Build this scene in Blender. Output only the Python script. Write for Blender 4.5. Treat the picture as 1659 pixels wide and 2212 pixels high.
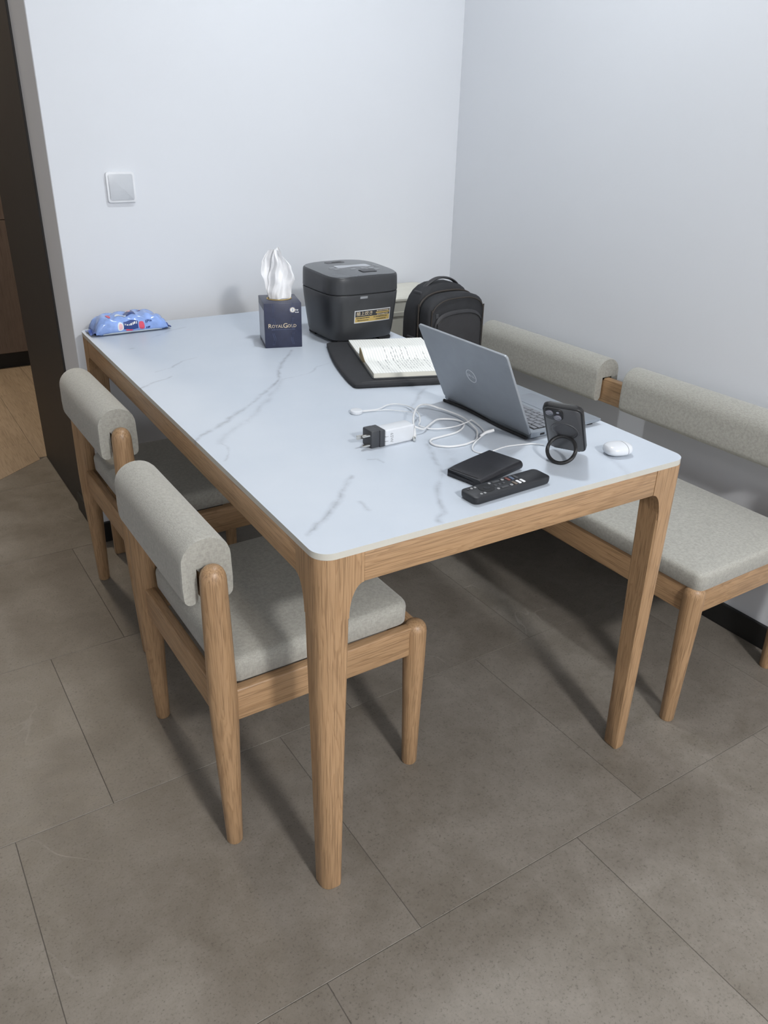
import bpy, bmesh, math, random
from mathutils import Vector, Matrix

for o in list(bpy.data.objects): bpy.data.objects.remove(o)
scene = bpy.context.scene
COL = scene.collection
random.seed(7)
R = math.radians

# ------------------------------------------------------------------ camera
CAM = Vector((-0.4965, -0.9356, 1.3585)); YAW, PITCH, ROLL = 0.5804, 0.4641, 0.025
def cam_axes():
    cy, sy, cp, sp = math.cos(YAW), math.sin(YAW), math.cos(PITCH), math.sin(PITCH)
    f = Vector((sy*cp, cy*cp, -sp)); r = Vector((cy, -sy, 0)); u = r.cross(f)
    c, s = math.cos(ROLL), math.sin(ROLL)
    return c*r + s*u, -s*r + c*u, f
r_, u_, f_ = cam_axes()
cd = bpy.data.cameras.new('camera'); co = bpy.data.objects.new('camera', cd); COL.objects.link(co)
cd.sensor_fit = 'HORIZONTAL'; cd.sensor_width = 36; cd.lens = 1738.78/1659*36
cd.clip_start = 0.02
co.matrix_world = Matrix(((r_.x, u_.x, -f_.x, CAM.x), (r_.y, u_.y, -f_.y, CAM.y), (r_.z, u_.z, -f_.z, CAM.z), (0, 0, 0, 1)))
scene.camera = co

# ------------------------------------------------------------------ world, lights, exposure
w = bpy.data.worlds.new('world'); scene.world = w; w.use_nodes = True
w.node_tree.nodes['Background'].inputs[0].default_value = (.8, .88, 1, 1)
w.node_tree.nodes['Background'].inputs[1].default_value = .05
CEIL = 2.62
def lamp(name, loc, size, power, color, spread=180):
    l = bpy.data.lights.new(name, 'AREA'); l.shape = 'DISK'; l.size = size; l.energy = power; l.color = color
    l.spread = R(spread)
    o = bpy.data.objects.new(name, l); o.location = loc; COL.objects.link(o); return o
lamp('ceiling_or_fill_lamp', (.69, .66, CEIL-.03), .17, 9.5, (.93, .97, 1))
lamp('ceiling_or_fill_lamp', (.0, -2.75, CEIL-.03), .34, 74, (1, .985, .97))
lamp('ceiling_or_fill_lamp', (-1.6, -2.2, CEIL-.03), .40, 6, (1, .985, .97))  # added fill lamp that lifts the left floor, no fixture known here
lamp('hall_lamp', (-.15, 3.2, CEIL-.03), .25, 16, (1, .86, .68))
vs = scene.view_settings
vs.view_transform = 'Standard'; vs.look = 'None'; vs.gamma = 1; vs.use_curve_mapping = False
vs.exposure = 0.77

# ------------------------------------------------------------------ material helpers
def srgb(r, g, b):
    f = lambda c: (c/255/12.92) if c/255 <= .04045 else ((c/255+.055)/1.055)**2.4
    return (f(r), f(g), f(b), 1)
class NT:
    def __init__(s, m):
        s.m = m; m.use_nodes = True; s.n = m.node_tree.nodes; s.l = m.node_tree.links
        s.b = s.n['Principled BSDF']
    def add(s, t, **kw):
        n = s.n.new(t)
        for k, v in kw.items():
            if k in n.inputs: n.inputs[k].default_value = v
            else: setattr(n, k, v)
        return n
    def link(s, a, b): s.l.new(a, b)
    def coords(s, kind='Object', scale=(1, 1, 1), rot=(0, 0, 0)):
        t = s.add('ShaderNodeTexCoord'); m = s.add('ShaderNodeMapping')
        m.inputs['Scale'].default_value = scale; m.inputs['Rotation'].default_value = rot
        s.link(t.outputs[kind], m.inputs[0]); return m.outputs[0]
    def noise(s, vec, scale, detail=4, rough=.55, dist=0):
        n = s.add('ShaderNodeTexNoise'); n.inputs['Scale'].default_value = scale; n.inputs['Detail'].default_value = detail
        n.inputs['Roughness'].default_value = rough; n.inputs['Distortion'].default_value = dist
        s.link(vec, n.inputs['Vector']); return n.outputs['Fac']
    def ramp(s, fac, stops, interp='LINEAR'):
        n = s.add('ShaderNodeValToRGB'); cr = n.color_ramp; cr.interpolation = interp
        while len(cr.elements) < len(stops): cr.elements.new(.5)
        for e, (p, c) in zip(cr.elements, stops): e.position = p; e.color = c if len(c) == 4 else (*c, 1)
        s.link(fac, n.inputs[0]); return n.outputs[0]
    def mix(s, fac, a, b, mode='MIX'):
        n = s.add('ShaderNodeMix'); n.data_type = 'RGBA'; n.blend_type = mode
        for v, k in ((fac, 0), (a, 6), (b, 7)):
            if isinstance(v, (int, float)): n.inputs[k].default_value = v
            elif isinstance(v, tuple): n.inputs[k].default_value = v
            else: s.link(v, n.inputs[k])
        return n.outputs[2]
    def math(s, op, a, b=0, clamp=False):
        n = s.add('ShaderNodeMath'); n.operation = op; n.use_clamp = clamp
        for v, k in ((a, 0), (b, 1)):
            if isinstance(v, (int, float)): n.inputs[k].default_value = v
            else: s.link(v, n.inputs[k])
        return n.outputs[0]
    def bump(s, h, strength=.2, dist=.001):
        n = s.add('ShaderNodeBump'); n.inputs['Strength'].default_value = strength; n.inputs['Distance'].default_value = dist
        s.link(h, n.inputs['Height']); s.link(n.outputs[0], s.b.inputs['Normal'])
MATS = {}
def plain(name, col, rough=.5, metal=0, var=.06, bump=0, bscale=400, spec=.5, coat=0, trans=0, ior=1.45, alpha=1):
    m = bpy.data.materials.new(name); t = NT(m); MATS[name] = m
    v = t.coords('Object')
    f = t.noise(v, 35, 3)
    c = tuple(col[:3])
    lo = tuple(x*(1-var) for x in c); hi = tuple(min(1, x*(1+var)) for x in c)
    t.link(t.ramp(f, [(.3, lo), (.7, hi)]), t.b.inputs['Base Color'])
    t.b.inputs['Roughness'].default_value = rough; t.b.inputs['Metallic'].default_value = metal
    t.b.inputs['Specular IOR Level'].default_value = spec; t.b.inputs['Coat Weight'].default_value = coat
    t.b.inputs['Transmission Weight'].default_value = trans; t.b.inputs['IOR'].default_value = ior
    t.b.inputs['Alpha'].default_value = alpha
    if bump: t.bump(t.noise(v, bscale, 3), bump, .0006)
    return m
def wood(name, axis, light, dark, scale=1, rough=.42):
    m = bpy.data.materials.new(name); t = NT(m); MATS[name] = m
    sc = [1, 1, 1]; sc[axis] = .07
    tc = t.add('ShaderNodeTexCoord'); oi = t.add('ShaderNodeObjectInfo')
    off = t.add('ShaderNodeVectorMath'); off.operation = 'SCALE'; off.inputs[0].default_value = (3.1, 5.7, 2.3)
    t.link(oi.outputs['Random'], off.inputs['Scale'])
    ad = t.add('ShaderNodeVectorMath'); ad.operation = 'ADD'
    t.link(tc.outputs['Object'], ad.inputs[0]); t.link(off.outputs[0], ad.inputs[1])
    mp = t.add('ShaderNodeMapping'); mp.inputs['Scale'].default_value = sc; t.link(ad.outputs[0], mp.inputs[0])
    v = mp.outputs[0]
    broad = t.noise(v, 30*scale, 4, .5, .6)
    # growth rings: a saw of the broad noise makes cathedral lines
    rings = t.math('FRACT', t.math('MULTIPLY', broad, 14.0))
    ringl = t.ramp(rings, [(0, (1, 1, 1)), (.55, (.75, .75, .75)), (.86, (.15, .15, .15)), (1, (1, 1, 1))])
    sc2 = [1, 1, 1]; sc2[axis] = .025
    mp2 = t.add('ShaderNodeMapping'); mp2.inputs['Scale'].default_value = sc2; t.link(ad.outputs[0], mp2.inputs[0])
    pores = t.noise(mp2.outputs[0], 420, 2, .5)
    fine = t.ramp(pores, [(.36, (.42, .40, .38)), (.5, (1, 1, 1))])
    base = t.mix(ringl, dark, light)
    base = t.mix(.55, base, t.mix(t.ramp(broad, [(.35, (0, 0, 0)), (.65, (1, 1, 1))]), tuple(.82*x for x in light[:3])+(1,), light))
    base = t.mix(.5, base, fine, 'MULTIPLY')
    t.link(base, t.b.inputs['Base Color']); t.b.inputs['Roughness'].default_value = rough
    t.bump(pores, .10, .0008)
    return m
OAK_L, OAK_D = (.425, .268, .145, 1), (.215, .115, .052, 1)
for i, a in enumerate('xyz'): wood('oak_'+a, i, OAK_L, OAK_D)
wood('walnut_z', 2, (.150, .110, .088, 1), (.11, .08, .064, 1), .5, .5)
wood('dark_panel_z', 2, (.024, .0215, .0205, 1), (.016, .0145, .014, 1), .6, .55)
wood('plank_y', 1, (.36, .275, .19, 1), (.30, .22, .15, 1), .35, .5)

def fabric(name, col, scale=1):
    m = bpy.data.materials.new(name); t = NT(m); MATS[name] = m
    tc = t.add('ShaderNodeTexCoord')
    def thread(sc):
        mp = t.add('ShaderNodeMapping'); mp.inputs['Scale'].default_value = sc; t.link(tc.outputs['Object'], mp.inputs[0])
        return t.noise(mp.outputs[0], 1100*scale, 1, .5)
    a, b, c = thread((1, .12, .12)), thread((.12, 1, .12)), thread((.12, .12, 1))
    h = t.math('ADD', t.math('ADD', a, b), c)
    h = t.math('MULTIPLY', h, 1/3)
    slub = t.noise(tc.outputs['Object'], 60, 4, .6)
    c0 = tuple(x*.84 for x in col[:3]); c1 = tuple(min(1, x*1.10) for x in col[:3])
    k = t.ramp(h, [(.40, c0), (.60, c1)])
    k = t.mix(.25, k, t.ramp(slub, [(.3, (.9, .9, .9)), (.7, (1, 1, 1))]), 'MULTIPLY')
    t.link(k, t.b.inputs['Base Color']); t.b.inputs['Roughness'].default_value = .92
    t.b.inputs['Specular IOR Level'].default_value = .15
    t.b.inputs['Sheen Weight'].default_value = .25; t.b.inputs['Sheen Roughness'].default_value = .5
    t.bump(h, .55, .0011)
    return m
fabric('linen', (.378, .372, .335))

def wall_mat(name, col):
    m = bpy.data.materials.new(name); t = NT(m); MATS[name] = m
    v = t.coords('Object')
    t.link(t.ramp(t.noise(v, 3, 3), [(.3, tuple(x*.985 for x in col)), (.7, col)]), t.b.inputs['Base Color'])
    t.b.inputs['Roughness'].default_value = .75; t.b.inputs['Specular IOR Level'].default_value = .25
    t.bump(t.noise(v, 260, 3), .06, .0006)
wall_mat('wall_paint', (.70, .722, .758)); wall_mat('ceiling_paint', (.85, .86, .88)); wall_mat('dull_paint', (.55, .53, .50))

def tile_mat():
    m = bpy.data.materials.new('floor_tile'); t = NT(m); MATS['floor_tile'] = m
    tc = t.add('ShaderNodeTexCoord'); oi = t.add('ShaderNodeObjectInfo')
    off = t.add('ShaderNodeVectorMath'); off.operation = 'SCALE'; off.inputs[0].default_value = (13.1, 7.7, 4.3)
    t.link(oi.outputs['Random'], off.inputs['Scale'])
    ad = t.add('ShaderNodeVectorMath'); ad.operation = 'ADD'
    t.link(tc.outputs['Object'], ad.inputs[0]); t.link(off.outputs[0], ad.inputs[1]); v = ad.outputs[0]
    big = t.noise(v, 5, 5, .6, .6); mid = t.noise(v, 34, 5, .65); fine = t.noise(v, 210, 4, .65)
    a, b = (.148, .130, .106), (.222, .200, .172)
    k = t.ramp(t.math('ADD', t.math('MULTIPLY', big, .65), t.math('MULTIPLY', mid, .35)), [(.34, a), (.66, b)])
    k = t.mix(.62, k, t.ramp(fine, [(.30, (.30, .29, .27)), (.43, (.92, .92, .92)), (.60, (1, 1, 1)), (.74, (1.0, .98, .95))]), 'MULTIPLY')
    # pale hairline veins
    wv = t.noise(v, 2.2, 3, .5, .4)
    line = t.math('ABSOLUTE', t.math('SUBTRACT', wv, .5))
    vein = t.math('MULTIPLY', t.ramp(line, [(0, (1, 1, 1)), (.0022, (0, 0, 0))]), t.ramp(t.noise(v, 3.1, 2), [(.56, (0, 0, 0)), (.68, (.4, .4, .4))]))
    k = t.mix(vein, k, (.34, .32, .29, 1))
    t.link(k, t.b.inputs['Base Color'])
    t.link(t.ramp(mid, [(.3, (.40, .40, .40)), (.7, (.52, .52, .52))]), t.b.inputs['Roughness'])
    t.b.inputs['Specular IOR Level'].default_value = .4
    t.bump(t.math('ADD', fine, mid), .16, .0008)
tile_mat()

def marble_mat():
    m = bpy.data.materials.new('marble_top'); t = NT(m); MATS['marble_top'] = m
    g = bpy.data.node_groups.new('vein_segment', 'ShaderNodeTree')
    g.interface.new_socket('P', in_out='INPUT', socket_type='NodeSocketVector')
    g.interface.new_socket('A', in_out='INPUT', socket_type='NodeSocketVector')
    g.interface.new_socket('BA', in_out='INPUT', socket_type='NodeSocketVector')
    g.interface.new_socket('InvLen2', in_out='INPUT', socket_type='NodeSocketFloat')
    g.interface.new_socket('InvWidth', in_out='INPUT', socket_type='NodeSocketFloat')
    g.interface.new_socket('Strength', in_out='INPUT', socket_type='NodeSocketFloat')
    g.interface.new_socket('Prev', in_out='INPUT', socket_type='NodeSocketFloat')
    g.interface.new_socket('Out', in_out='OUTPUT', socket_type='NodeSocketFloat')
    N, L = g.nodes, g.links
    gi = N.new('NodeGroupInput'); go = N.new('NodeGroupOutput')
    def vm(op, a, b, kb=1):
        n = N.new('ShaderNodeVectorMath'); n.operation = op; L.new(a, n.inputs[0]); L.new(b, n.inputs['Scale'] if op == 'SCALE' else n.inputs[1]); return n
    def mm(op, a, b, clamp=False):
        n = N.new('ShaderNodeMath'); n.operation = op; n.use_clamp = clamp
        for v, k in ((a, 0), (b, 1)):
            if isinstance(v, (int, float)): n.inputs[k].default_value = v
            else: L.new(v, n.inputs[k])
        return n.outputs[0]
    pa = vm('SUBTRACT', gi.outputs['P'], gi.outputs['A']).outputs[0]
    h = mm('MULTIPLY', vm('DOT_PRODUCT', pa, gi.outputs['BA']).outputs['Value'], gi.outputs['InvLen2'], True)
    d = vm('SUBTRACT', pa, vm('SCALE', gi.outputs['BA'], h).outputs[0]).outputs[0]
    ln = N.new('ShaderNodeVectorMath'); ln.operation = 'LENGTH'; L.new(d, ln.inputs[0])
    k = mm('SUBTRACT', 1.0, mm('MULTIPLY', ln.outputs['Value'], gi.outputs['InvWidth']), True)
    k = mm('MULTIPLY', mm('POWER', k, 1.6), gi.outputs['Strength'])
    L.new(mm('MAXIMUM', k, gi.outputs['Prev']), go.inputs['Out'])
    tc = t.add('ShaderNodeTexCoord')
    dn = t.add('ShaderNodeTexNoise'); dn.inputs['Scale'].default_value = 9; dn.inputs['Detail'].default_value = 6
    t.link(tc.outputs['Object'], dn.inputs['Vector'])
    sb = t.add('ShaderNodeVectorMath'); sb.operation = 'SUBTRACT'; t.link(dn.outputs['Color'], sb.inputs[0]); sb.inputs[1].default_value = (.5, .5, .5)
    sl = t.add('ShaderNodeVectorMath'); sl.operation = 'MULTIPLY'; t.link(sb.outputs[0], sl.inputs[0]); sl.inputs[1].default_value = (.050, .050, 0)
    ad = t.add('ShaderNodeVectorMath'); ad.operation = 'ADD'; t.link(tc.outputs['Object'], ad.inputs[0]); t.link(sl.outputs[0], ad.inputs[1])
    fl = t.add('ShaderNodeVectorMath'); fl.operation = 'MULTIPLY'; t.link(ad.outputs[0], fl.inputs[0]); fl.inputs[1].default_value = (1, 1, 0)
    P = fl.outputs[0]
    veins = [
      (.010, .9, [[.462, 1.072], [.432, 1.021], [.381, .962], [.351, .908], [.316, .842], [.242, .759], [.153, .673], [.089, .615], [.005, .55]]),
      (.016, .42, [[.324, .838], [.233, .715], [.181, .651], [.122, .598], [.067, .548], [.045, .511]]),
      (.006, .6, [[.045, .511], [.049, .485], [.015, .413]]),
      (.006, .55, [[.324, .838], [.365, .844], [.419, .864], [.501, .912]]),
      (.011, .95, [[.198, .241], [.165, .2], [.132, .159], [.087, .127], [.023, .072]]),
      (.010, .6, [[.6, .616], [.545, .554], [.506, .511]]),
      (.012, .7, [[.406, .307], [.376, .241], [.358, .196], [.306, .124], [.269, .062], [.235, .013]]),
      (.030, .32, [[.418, .325], [.417, .253], [.399, .196], [.351, .179]]),
      (.010, .7, [[.157, .136], [.149, .106]]),
      (.005, .5, [[.259, .299], [.275, .29], [.274, .269]]),
      (.006, .75, [[0, .922], [.042, .95], [.095, .99]]),
      (.006, .6, [[.065, 1.046], [.121, 1.063], [.163, 1.104], [.209, 1.125]]),
      (.008, .5, [[.167, 1.381], [.228, 1.423], [.29, 1.457]]),
      (.008, .7, [[.077, 1.284], [.088, 1.287]]),
      (.008, .5, [[.523, 1.164], [.583, 1.225], [.635, 1.25]]),
      (.014, .4, [[.69, .10], [.685, .046], [.66, .005]]),
    ]
    prev = None
    for wd, st, pts in veins:
        for a, b in zip(pts, pts[1:]):
            n = t.n.new('ShaderNodeGroup'); n.node_tree = g
            t.link(P, n.inputs['P']); n.inputs['A'].default_value = (a[0], a[1], 0)
            ba = (b[0]-a[0], b[1]-a[1], 0); n.inputs['BA'].default_value = ba
            n.inputs['InvLen2'].default_value = 1/(ba[0]**2+ba[1]**2); n.inputs['InvWidth'].default_value = 1/wd
            n.inputs['Strength'].default_value = st
            if prev is not None: t.link(prev, n.inputs['Prev'])
            prev = n.outputs[0]
    brk = t.ramp(t.noise(tc.outputs['Object'], 30, 4, .6), [(.34, (.15, .15, .15)), (.62, (1, 1, 1))])
    f = t.math('MULTIPLY', prev, brk)
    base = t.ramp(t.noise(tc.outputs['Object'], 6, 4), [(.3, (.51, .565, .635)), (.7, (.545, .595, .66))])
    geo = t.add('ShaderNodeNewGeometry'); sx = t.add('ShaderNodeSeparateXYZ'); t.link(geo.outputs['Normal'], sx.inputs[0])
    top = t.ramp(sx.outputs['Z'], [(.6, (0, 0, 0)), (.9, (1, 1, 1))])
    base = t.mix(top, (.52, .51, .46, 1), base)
    t.link(t.mix(t.math('MULTIPLY', f, .85), base, (.24, .26, .30, 1)), t.b.inputs['Base Color'])
    t.b.inputs['Roughness'].default_value = .38; t.b.inputs['Specular IOR Level'].default_value = .45
marble_mat()

# simple materials
plain('grout', (.09, .08, .07), .9)
plain('black_base', (.012, .012, .012), .45)
plain('white_plastic', (.64, .665, .70), .25, var=.02)
plain('switch_plastic', (.76, .775, .80), .4, var=.02)
plain('cooker_shell', (.040, .042, .046), .36, var=.05, bump=.05, bscale=900)
plain('cooker_top_sheen', (.085, .092, .10), .24, var=.05)  # lighter than the shell: gloss reflection of the wall put into the colour
plain('cooker_gap', (.01, .01, .011), .5)
plain('display_grey', (.40, .42, .45), .25)
plain('button_grey', (.26, .27, .285), .4)
plain('gold', (.62, .45, .16), .35, .6)
plain('label_black', (.03, .032, .036), .35)
plain('silver_trim', (.72, .73, .75), .3, .5)
plain('print_gold', (.72, .60, .42), .45, .2)
plain('box_navy', (.030, .035, .068), .35, var=.12)
plain('box_side', (.40, .42, .47), .4, var=.1)
plain('print_blue', (.07, .09, .17), .4)
plain('print_white', (.78, .79, .80), .4, var=.02)
plain('print_dark', (.03, .03, .04), .5)
plain('bag_cloth', (.022, .023, .026), .72, var=.15, bump=.25, bscale=700)
plain('bag_trim', (.034, .034, .037), .55, var=.12, bump=.12, bscale=500)
plain('zip_brown', (.042, .035, .030), .6)
plain('sleeve_cloth', (.024, .025, .028), .8, var=.1, bump=.2, bscale=900)
plain('laptop_metal', (.305, .328, .355), .45, .3, var=.03)
plain('laptop_deck', (.27, .30, .335), .42, .45, var=.03)
plain('touchpad', (.25, .275, .31), .35, .4, var=.02)
plain('key_black', (.010, .010, .011), .55)
plain('key_grey', (.17, .18, .20), .5)
plain('screen_black', (.006, .006, .007), .08)
plain('rubber_black', (.010, .010, .011), .6)
plain('logo_silver', (.66, .69, .72), .35, .2, var=.02)
plain('case_black', (.014, .014, .015), .42, var=.1)
plain('case_smoke', (.095, .096, .10), .28, var=.04)
plain('case_smoke_dark', (.072, .073, .078), .30, var=.04)
plain('lens_glass', (.10, .10, .13), .08, coat=1)
plain('lens_ring', (.30, .30, .34), .2, .7)
plain('leather', (.014, .014, .017), .38, var=.2, bump=.35, bscale=260)
plain('remote_black', (.018, .019, .022), .45, var=.08)
plain('remote_button', (.060, .062, .066), .5)
plain('remote_white', (.30, .305, .31), .4)
plain('remote_red', (.17, .065, .055), .4)
plain('remote_blue', (.10, .13, .19), .4)
plain('remote_tan', (.15, .12, .095), .4)
plain('adapter_grey', (.045, .048, .054), .5)
plain('chrome', (.72, .71, .67), .18, .95)
plain('cable_white', (.68, .69, .70), .4, var=.02)
plain('wipes_blue', (.27, .40, .76), .18, var=.18)
plain('wipes_dark', (.055, .10, .33), .2, var=.15)
plain('wipes_navy', (.03, .06, .22), .25)
plain('wipes_pale', (.74, .80, .82), .3, var=.05)
plain('wipes_red', (.70, .08, .14), .3)
plain('wipes_pink', (.80, .48, .50), .3)
plain('cream_plastic', (.68, .665, .58), .45, var=.03)
plain('page_cream', (.80, .79, .70), .7, var=.03)
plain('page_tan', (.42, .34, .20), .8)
plain('ink', (.10, .11, .14), .7)
plain('notebook_cover', (.06, .065, .07), .4)
def page_mat():
    m = bpy.data.materials.new('ruled_page'); t = NT(m); MATS['ruled_page'] = m
    tc = t.add('ShaderNodeTexCoord'); s = t.add('ShaderNodeSeparateXYZ'); t.link(tc.outputs['Object'], s.inputs[0])
    fr = t.math('FRACT', t.math('MULTIPLY', s.outputs['X'], 1/.0072))
    ln = t.ramp(t.math('ABSOLUTE', t.math('SUBTRACT', fr, .5)), [(0, (1, 1, 1)), (.07, (1, 1, 1)), (.10, (0, 0, 0))])
    base = t.ramp(t.noise(tc.outputs['Object'], 20, 3), [(.3, (.79, .80, .76)), (.7, (.85, .855, .82))])
    t.link(t.mix(t.math('MULTIPLY', ln, .55), base, (.42, .45, .46, 1)), t.b.inputs['Base Color'])
    t.b.inputs['Roughness'].default_value = .75
page_mat()
def tissue_mat():
    m = bpy.data.materials.new('tissue'); t = NT(m); MATS['tissue'] = m
    v = t.coords('Object')
    t.link(t.ramp(t.noise(v, 60, 3), [(.3, (.86, .87, .89)), (.7, (.92, .92, .93))]), t.b.inputs['Base Color'])
    t.b.inputs['Roughness'].default_value = .9; t.b.inputs['Subsurface Weight'].default_value = .25
    t.b.inputs['Subsurface Radius'].default_value = (.01, .01, .01); t.bump(t.noise(v, 120, 4), .3, .001)
tissue_mat()

# ------------------------------------------------------------------ geometry helpers
def link_obj(name, me, mat, parent=None, loc=None, smooth=None):
    if mat is not None and len(me.materials) == 0: me.materials.append(MATS[mat] if isinstance(mat, str) else mat)
    o = bpy.data.objects.new(name, me); COL.objects.link(o)
    if parent is not None: o.parent = parent
    if loc is not None: o.location = loc
    return o
def auto_smooth(me, ang=35):
    bm = bmesh.new(); bm.from_mesh(me)
    for f in bm.faces: f.smooth = True
    for e in bm.edges:
        if len(e.link_faces) == 2:
            e.smooth = e.calc_face_angle(0) < R(ang)
        else: e.smooth = False
    bm.to_mesh(me); bm.free()
def build(name, bm, mat, parent=None, loc=None, ang=35, tri=False):
    bmesh.ops.recalc_face_normals(bm, faces=bm.faces)
    me = bpy.data.meshes.new(name); bm.to_mesh(me); bm.free(); auto_smooth(me, ang)
    return link_obj(name, me, mat, parent, loc)
def bm_box(x0, x1, y0, y1, z0, z1, bev=0, seg=2, bm=None):
    b = bmesh.new()
    vs_ = [b.verts.new(p) for p in ((x0,y0,z0),(x1,y0,z0),(x1,y1,z0),(x0,y1,z0),(x0,y0,z1),(x1,y0,z1),(x1,y1,z1),(x0,y1,z1))]
    for f in ((3,2,1,0),(4,5,6,7),(0,1,5,4),(1,2,6,5),(2,3,7,6),(3,0,4,7)): b.faces.new([vs_[i] for i in f])
    if bev: bmesh.ops.bevel(b, geom=list(b.edges), offset=bev, segments=seg, profile=.5, affect='EDGES', clamp_overlap=True)
    if bm is None: return b
    me = bpy.data.meshes.new('t'); b.to_mesh(me); b.free(); bm.from_mesh(me); bpy.data.meshes.remove(me); return bm
def merge(*bms):
    out = bms[0]
    for b in bms[1:]:
        me = bpy.data.meshes.new('t'); b.to_mesh(me); b.free(); out.from_mesh(me); bpy.data.meshes.remove(me)
    return out
def xform(bm, M): bmesh.ops.transform(bm, matrix=M, verts=bm.verts); return bm
def rrect(w, d, r, n=8, cx=0, cy=0):
    pts = []
    for sx, sy, a0 in ((1,1,0),(-1,1,90),(-1,-1,180),(1,-1,270)):
        for i in range(n+1):
            a = R(a0+90*i/n); pts.append((cx+sx*(w/2-r)+r*math.cos(a), cy+sy*(d/2-r)+r*math.sin(a)))
    return pts
def loft(sections, cap=True):
    """sections: list of equal-length lists of 3d points (closed loops)"""
    b = bmesh.new(); rows = [[b.verts.new(p) for p in s] for s in sections]; n = len(rows[0])
    for a, c in zip(rows, rows[1:]):
        for i in range(n):
            j = (i+1) % n; b.faces.new((a[i], a[j], c[j], c[i]))
    if cap:
        b.faces.new(list(reversed(rows[0]))); b.faces.new(rows[-1])
    return b
def prism(poly, z0, z1, bev=0, seg=2):
    b = loft([[(x, y, z0) for x, y in poly], [(x, y, z1) for x, y in poly]])
    if bev:
        es = [e for e in b.edges if abs(e.verts[0].co.z-e.verts[1].co.z) < 1e-9]
        bmesh.ops.bevel(b, geom=es, offset=bev, segments=seg, profile=.5, affect='EDGES', clamp_overlap=True)
    return b
def rslab(w, d, r, z0, z1, bev=.001, seg=2, n=8): return prism(rrect(w, d, r, n), z0, z1, bev, seg)
def lathe(prof, seg=28, cx=0, cy=0):
    return loft([[(cx+r*math.cos(2*math.pi*i/seg), cy+r*math.sin(2*math.pi*i/seg), z) for i in range(seg)] for r, z in prof])
def catmull(pts, sub=8, closed=False):
    P = [Vector(p) for p in pts]; out = []; n = len(P)
    rng = range(n if closed else n-1)
    for i in rng:
        if closed: p0, p1, p2, p3 = P[(i-1)%n], P[i], P[(i+1)%n], P[(i+2)%n]
        else: p0, p1, p2, p3 = P[max(i-1,0)], P[i], P[i+1], P[min(i+2,n-1)]
        for k in range(sub):
            t = k/sub
            out.append(.5*((2*p1)+(-p0+p2)*t+(2*p0-5*p1+4*p2-p3)*t*t+(-p0+3*p1-3*p2+p3)*t**3))
    if not closed: out.append(P[-1])
    return out
def tube(path, rad, seg=8, closed=False, sx=1, sz=1):
    """sweep an (optionally flattened) circle along a path"""
    n = len(path); b = bmesh.new(); rows = []
    for i, p in enumerate(path):
        a = path[(i-1) % n] if (closed or i > 0) else path[i]
        c = path[(i+1) % n] if (closed or i < n-1) else path[i]
        t = (Vector(c)-Vector(a)).normalized()
        up = Vector((0,0,1)) if abs(t.z) < .95 else Vector((1,0,0))
        s = t.cross(up).normalized(); u = s.cross(t)
        r = rad[i] if isinstance(rad, (list, tuple)) else rad
        rows.append([b.verts.new(Vector(p)+s*(r*sx*math.cos(2*math.pi*k/seg))+u*(r*sz*math.sin(2*math.pi*k/seg))) for k in range(seg)])
    m = n if closed else n-1
    for i in range(m):
        A, C = rows[i], rows[(i+1) % n]
        for k in range(seg):
            j = (k+1) % seg; b.faces.new((A[k], A[j], C[j], C[k]))
    if not closed: b.faces.new(list(reversed(rows[0]))); b.faces.new(rows[-1])
    return b
def grid_surface(fn, nu, nv, u0=0, u1=1, v0=0, v1=1):
    b = bmesh.new(); V = [[b.verts.new(fn(u0+(u1-u0)*i/nu, v0+(v1-v0)*j/nv)) for j in range(nv+1)] for i in range(nu+1)]
    for i in range(nu):
        for j in range(nv): b.faces.new((V[i][j], V[i+1][j], V[i+1][j+1], V[i][j+1]))
    return b
def thick_grid(fn, nu, nv, off):
    off = Vector(off); b = bmesh.new()
    A = [[b.verts.new(fn(i/nu, j/nv)) for j in range(nv+1)] for i in range(nu+1)]
    B = [[b.verts.new(v.co-off) for v in r] for r in A]
    for i in range(nu):
        for j in range(nv):
            b.faces.new((A[i][j], A[i+1][j], A[i+1][j+1], A[i][j+1])); b.faces.new((B[i][j], B[i][j+1], B[i+1][j+1], B[i+1][j]))
    for i in range(nu):
        b.faces.new((A[i][0], B[i][0], B[i+1][0], A[i+1][0])); b.faces.new((A[i][nv], A[i+1][nv], B[i+1][nv], B[i][nv]))
    for j in range(nv):
        b.faces.new((A[0][j], A[0][j+1], B[0][j+1], B[0][j])); b.faces.new((A[nu][j], B[nu][j], B[nu][j+1], A[nu][j+1]))
    return b
def thing(name, label, cat, loc=(0,0,0), rz=0, group=None):
    o = bpy.data.objects.new(name, None); COL.objects.link(o); o.empty_display_size = .05
    o.location = loc; o.rotation_euler = (0, 0, rz); o['label'] = label; o['category'] = cat
    if group: o['group'] = group
    return o
def tag(o, label, cat, group=None):
    o['label'] = label; o['category'] = cat
    if group: o['group'] = group
    return o
def struct(name, bm, mat, parent=None, ang=35):
    o = build(name, bm, mat, parent, ang=ang)
    if parent is None: o['kind'] = 'structure'
    return o
def text_bm(s, size, depth=.0002, align='CENTER', spacing=1.0):
    cu = bpy.data.curves.new('t', 'FONT'); cu.body = s; cu.size = size; cu.align_x = align; cu.align_y = 'CENTER'
    cu.extrude = depth; cu.space_character = spacing; cu.resolution_u = 3
    o = bpy.data.objects.new('t', cu); COL.objects.link(o)
    dg = bpy.context.evaluated_depsgraph_get(); dg.update()
    me = bpy.data.meshes.new_from_object(o.evaluated_get(dg))
    b = bmesh.new(); b.from_mesh(me); bpy.data.meshes.remove(me); bpy.data.objects.remove(o); bpy.data.curves.remove(cu)
    return b
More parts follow.
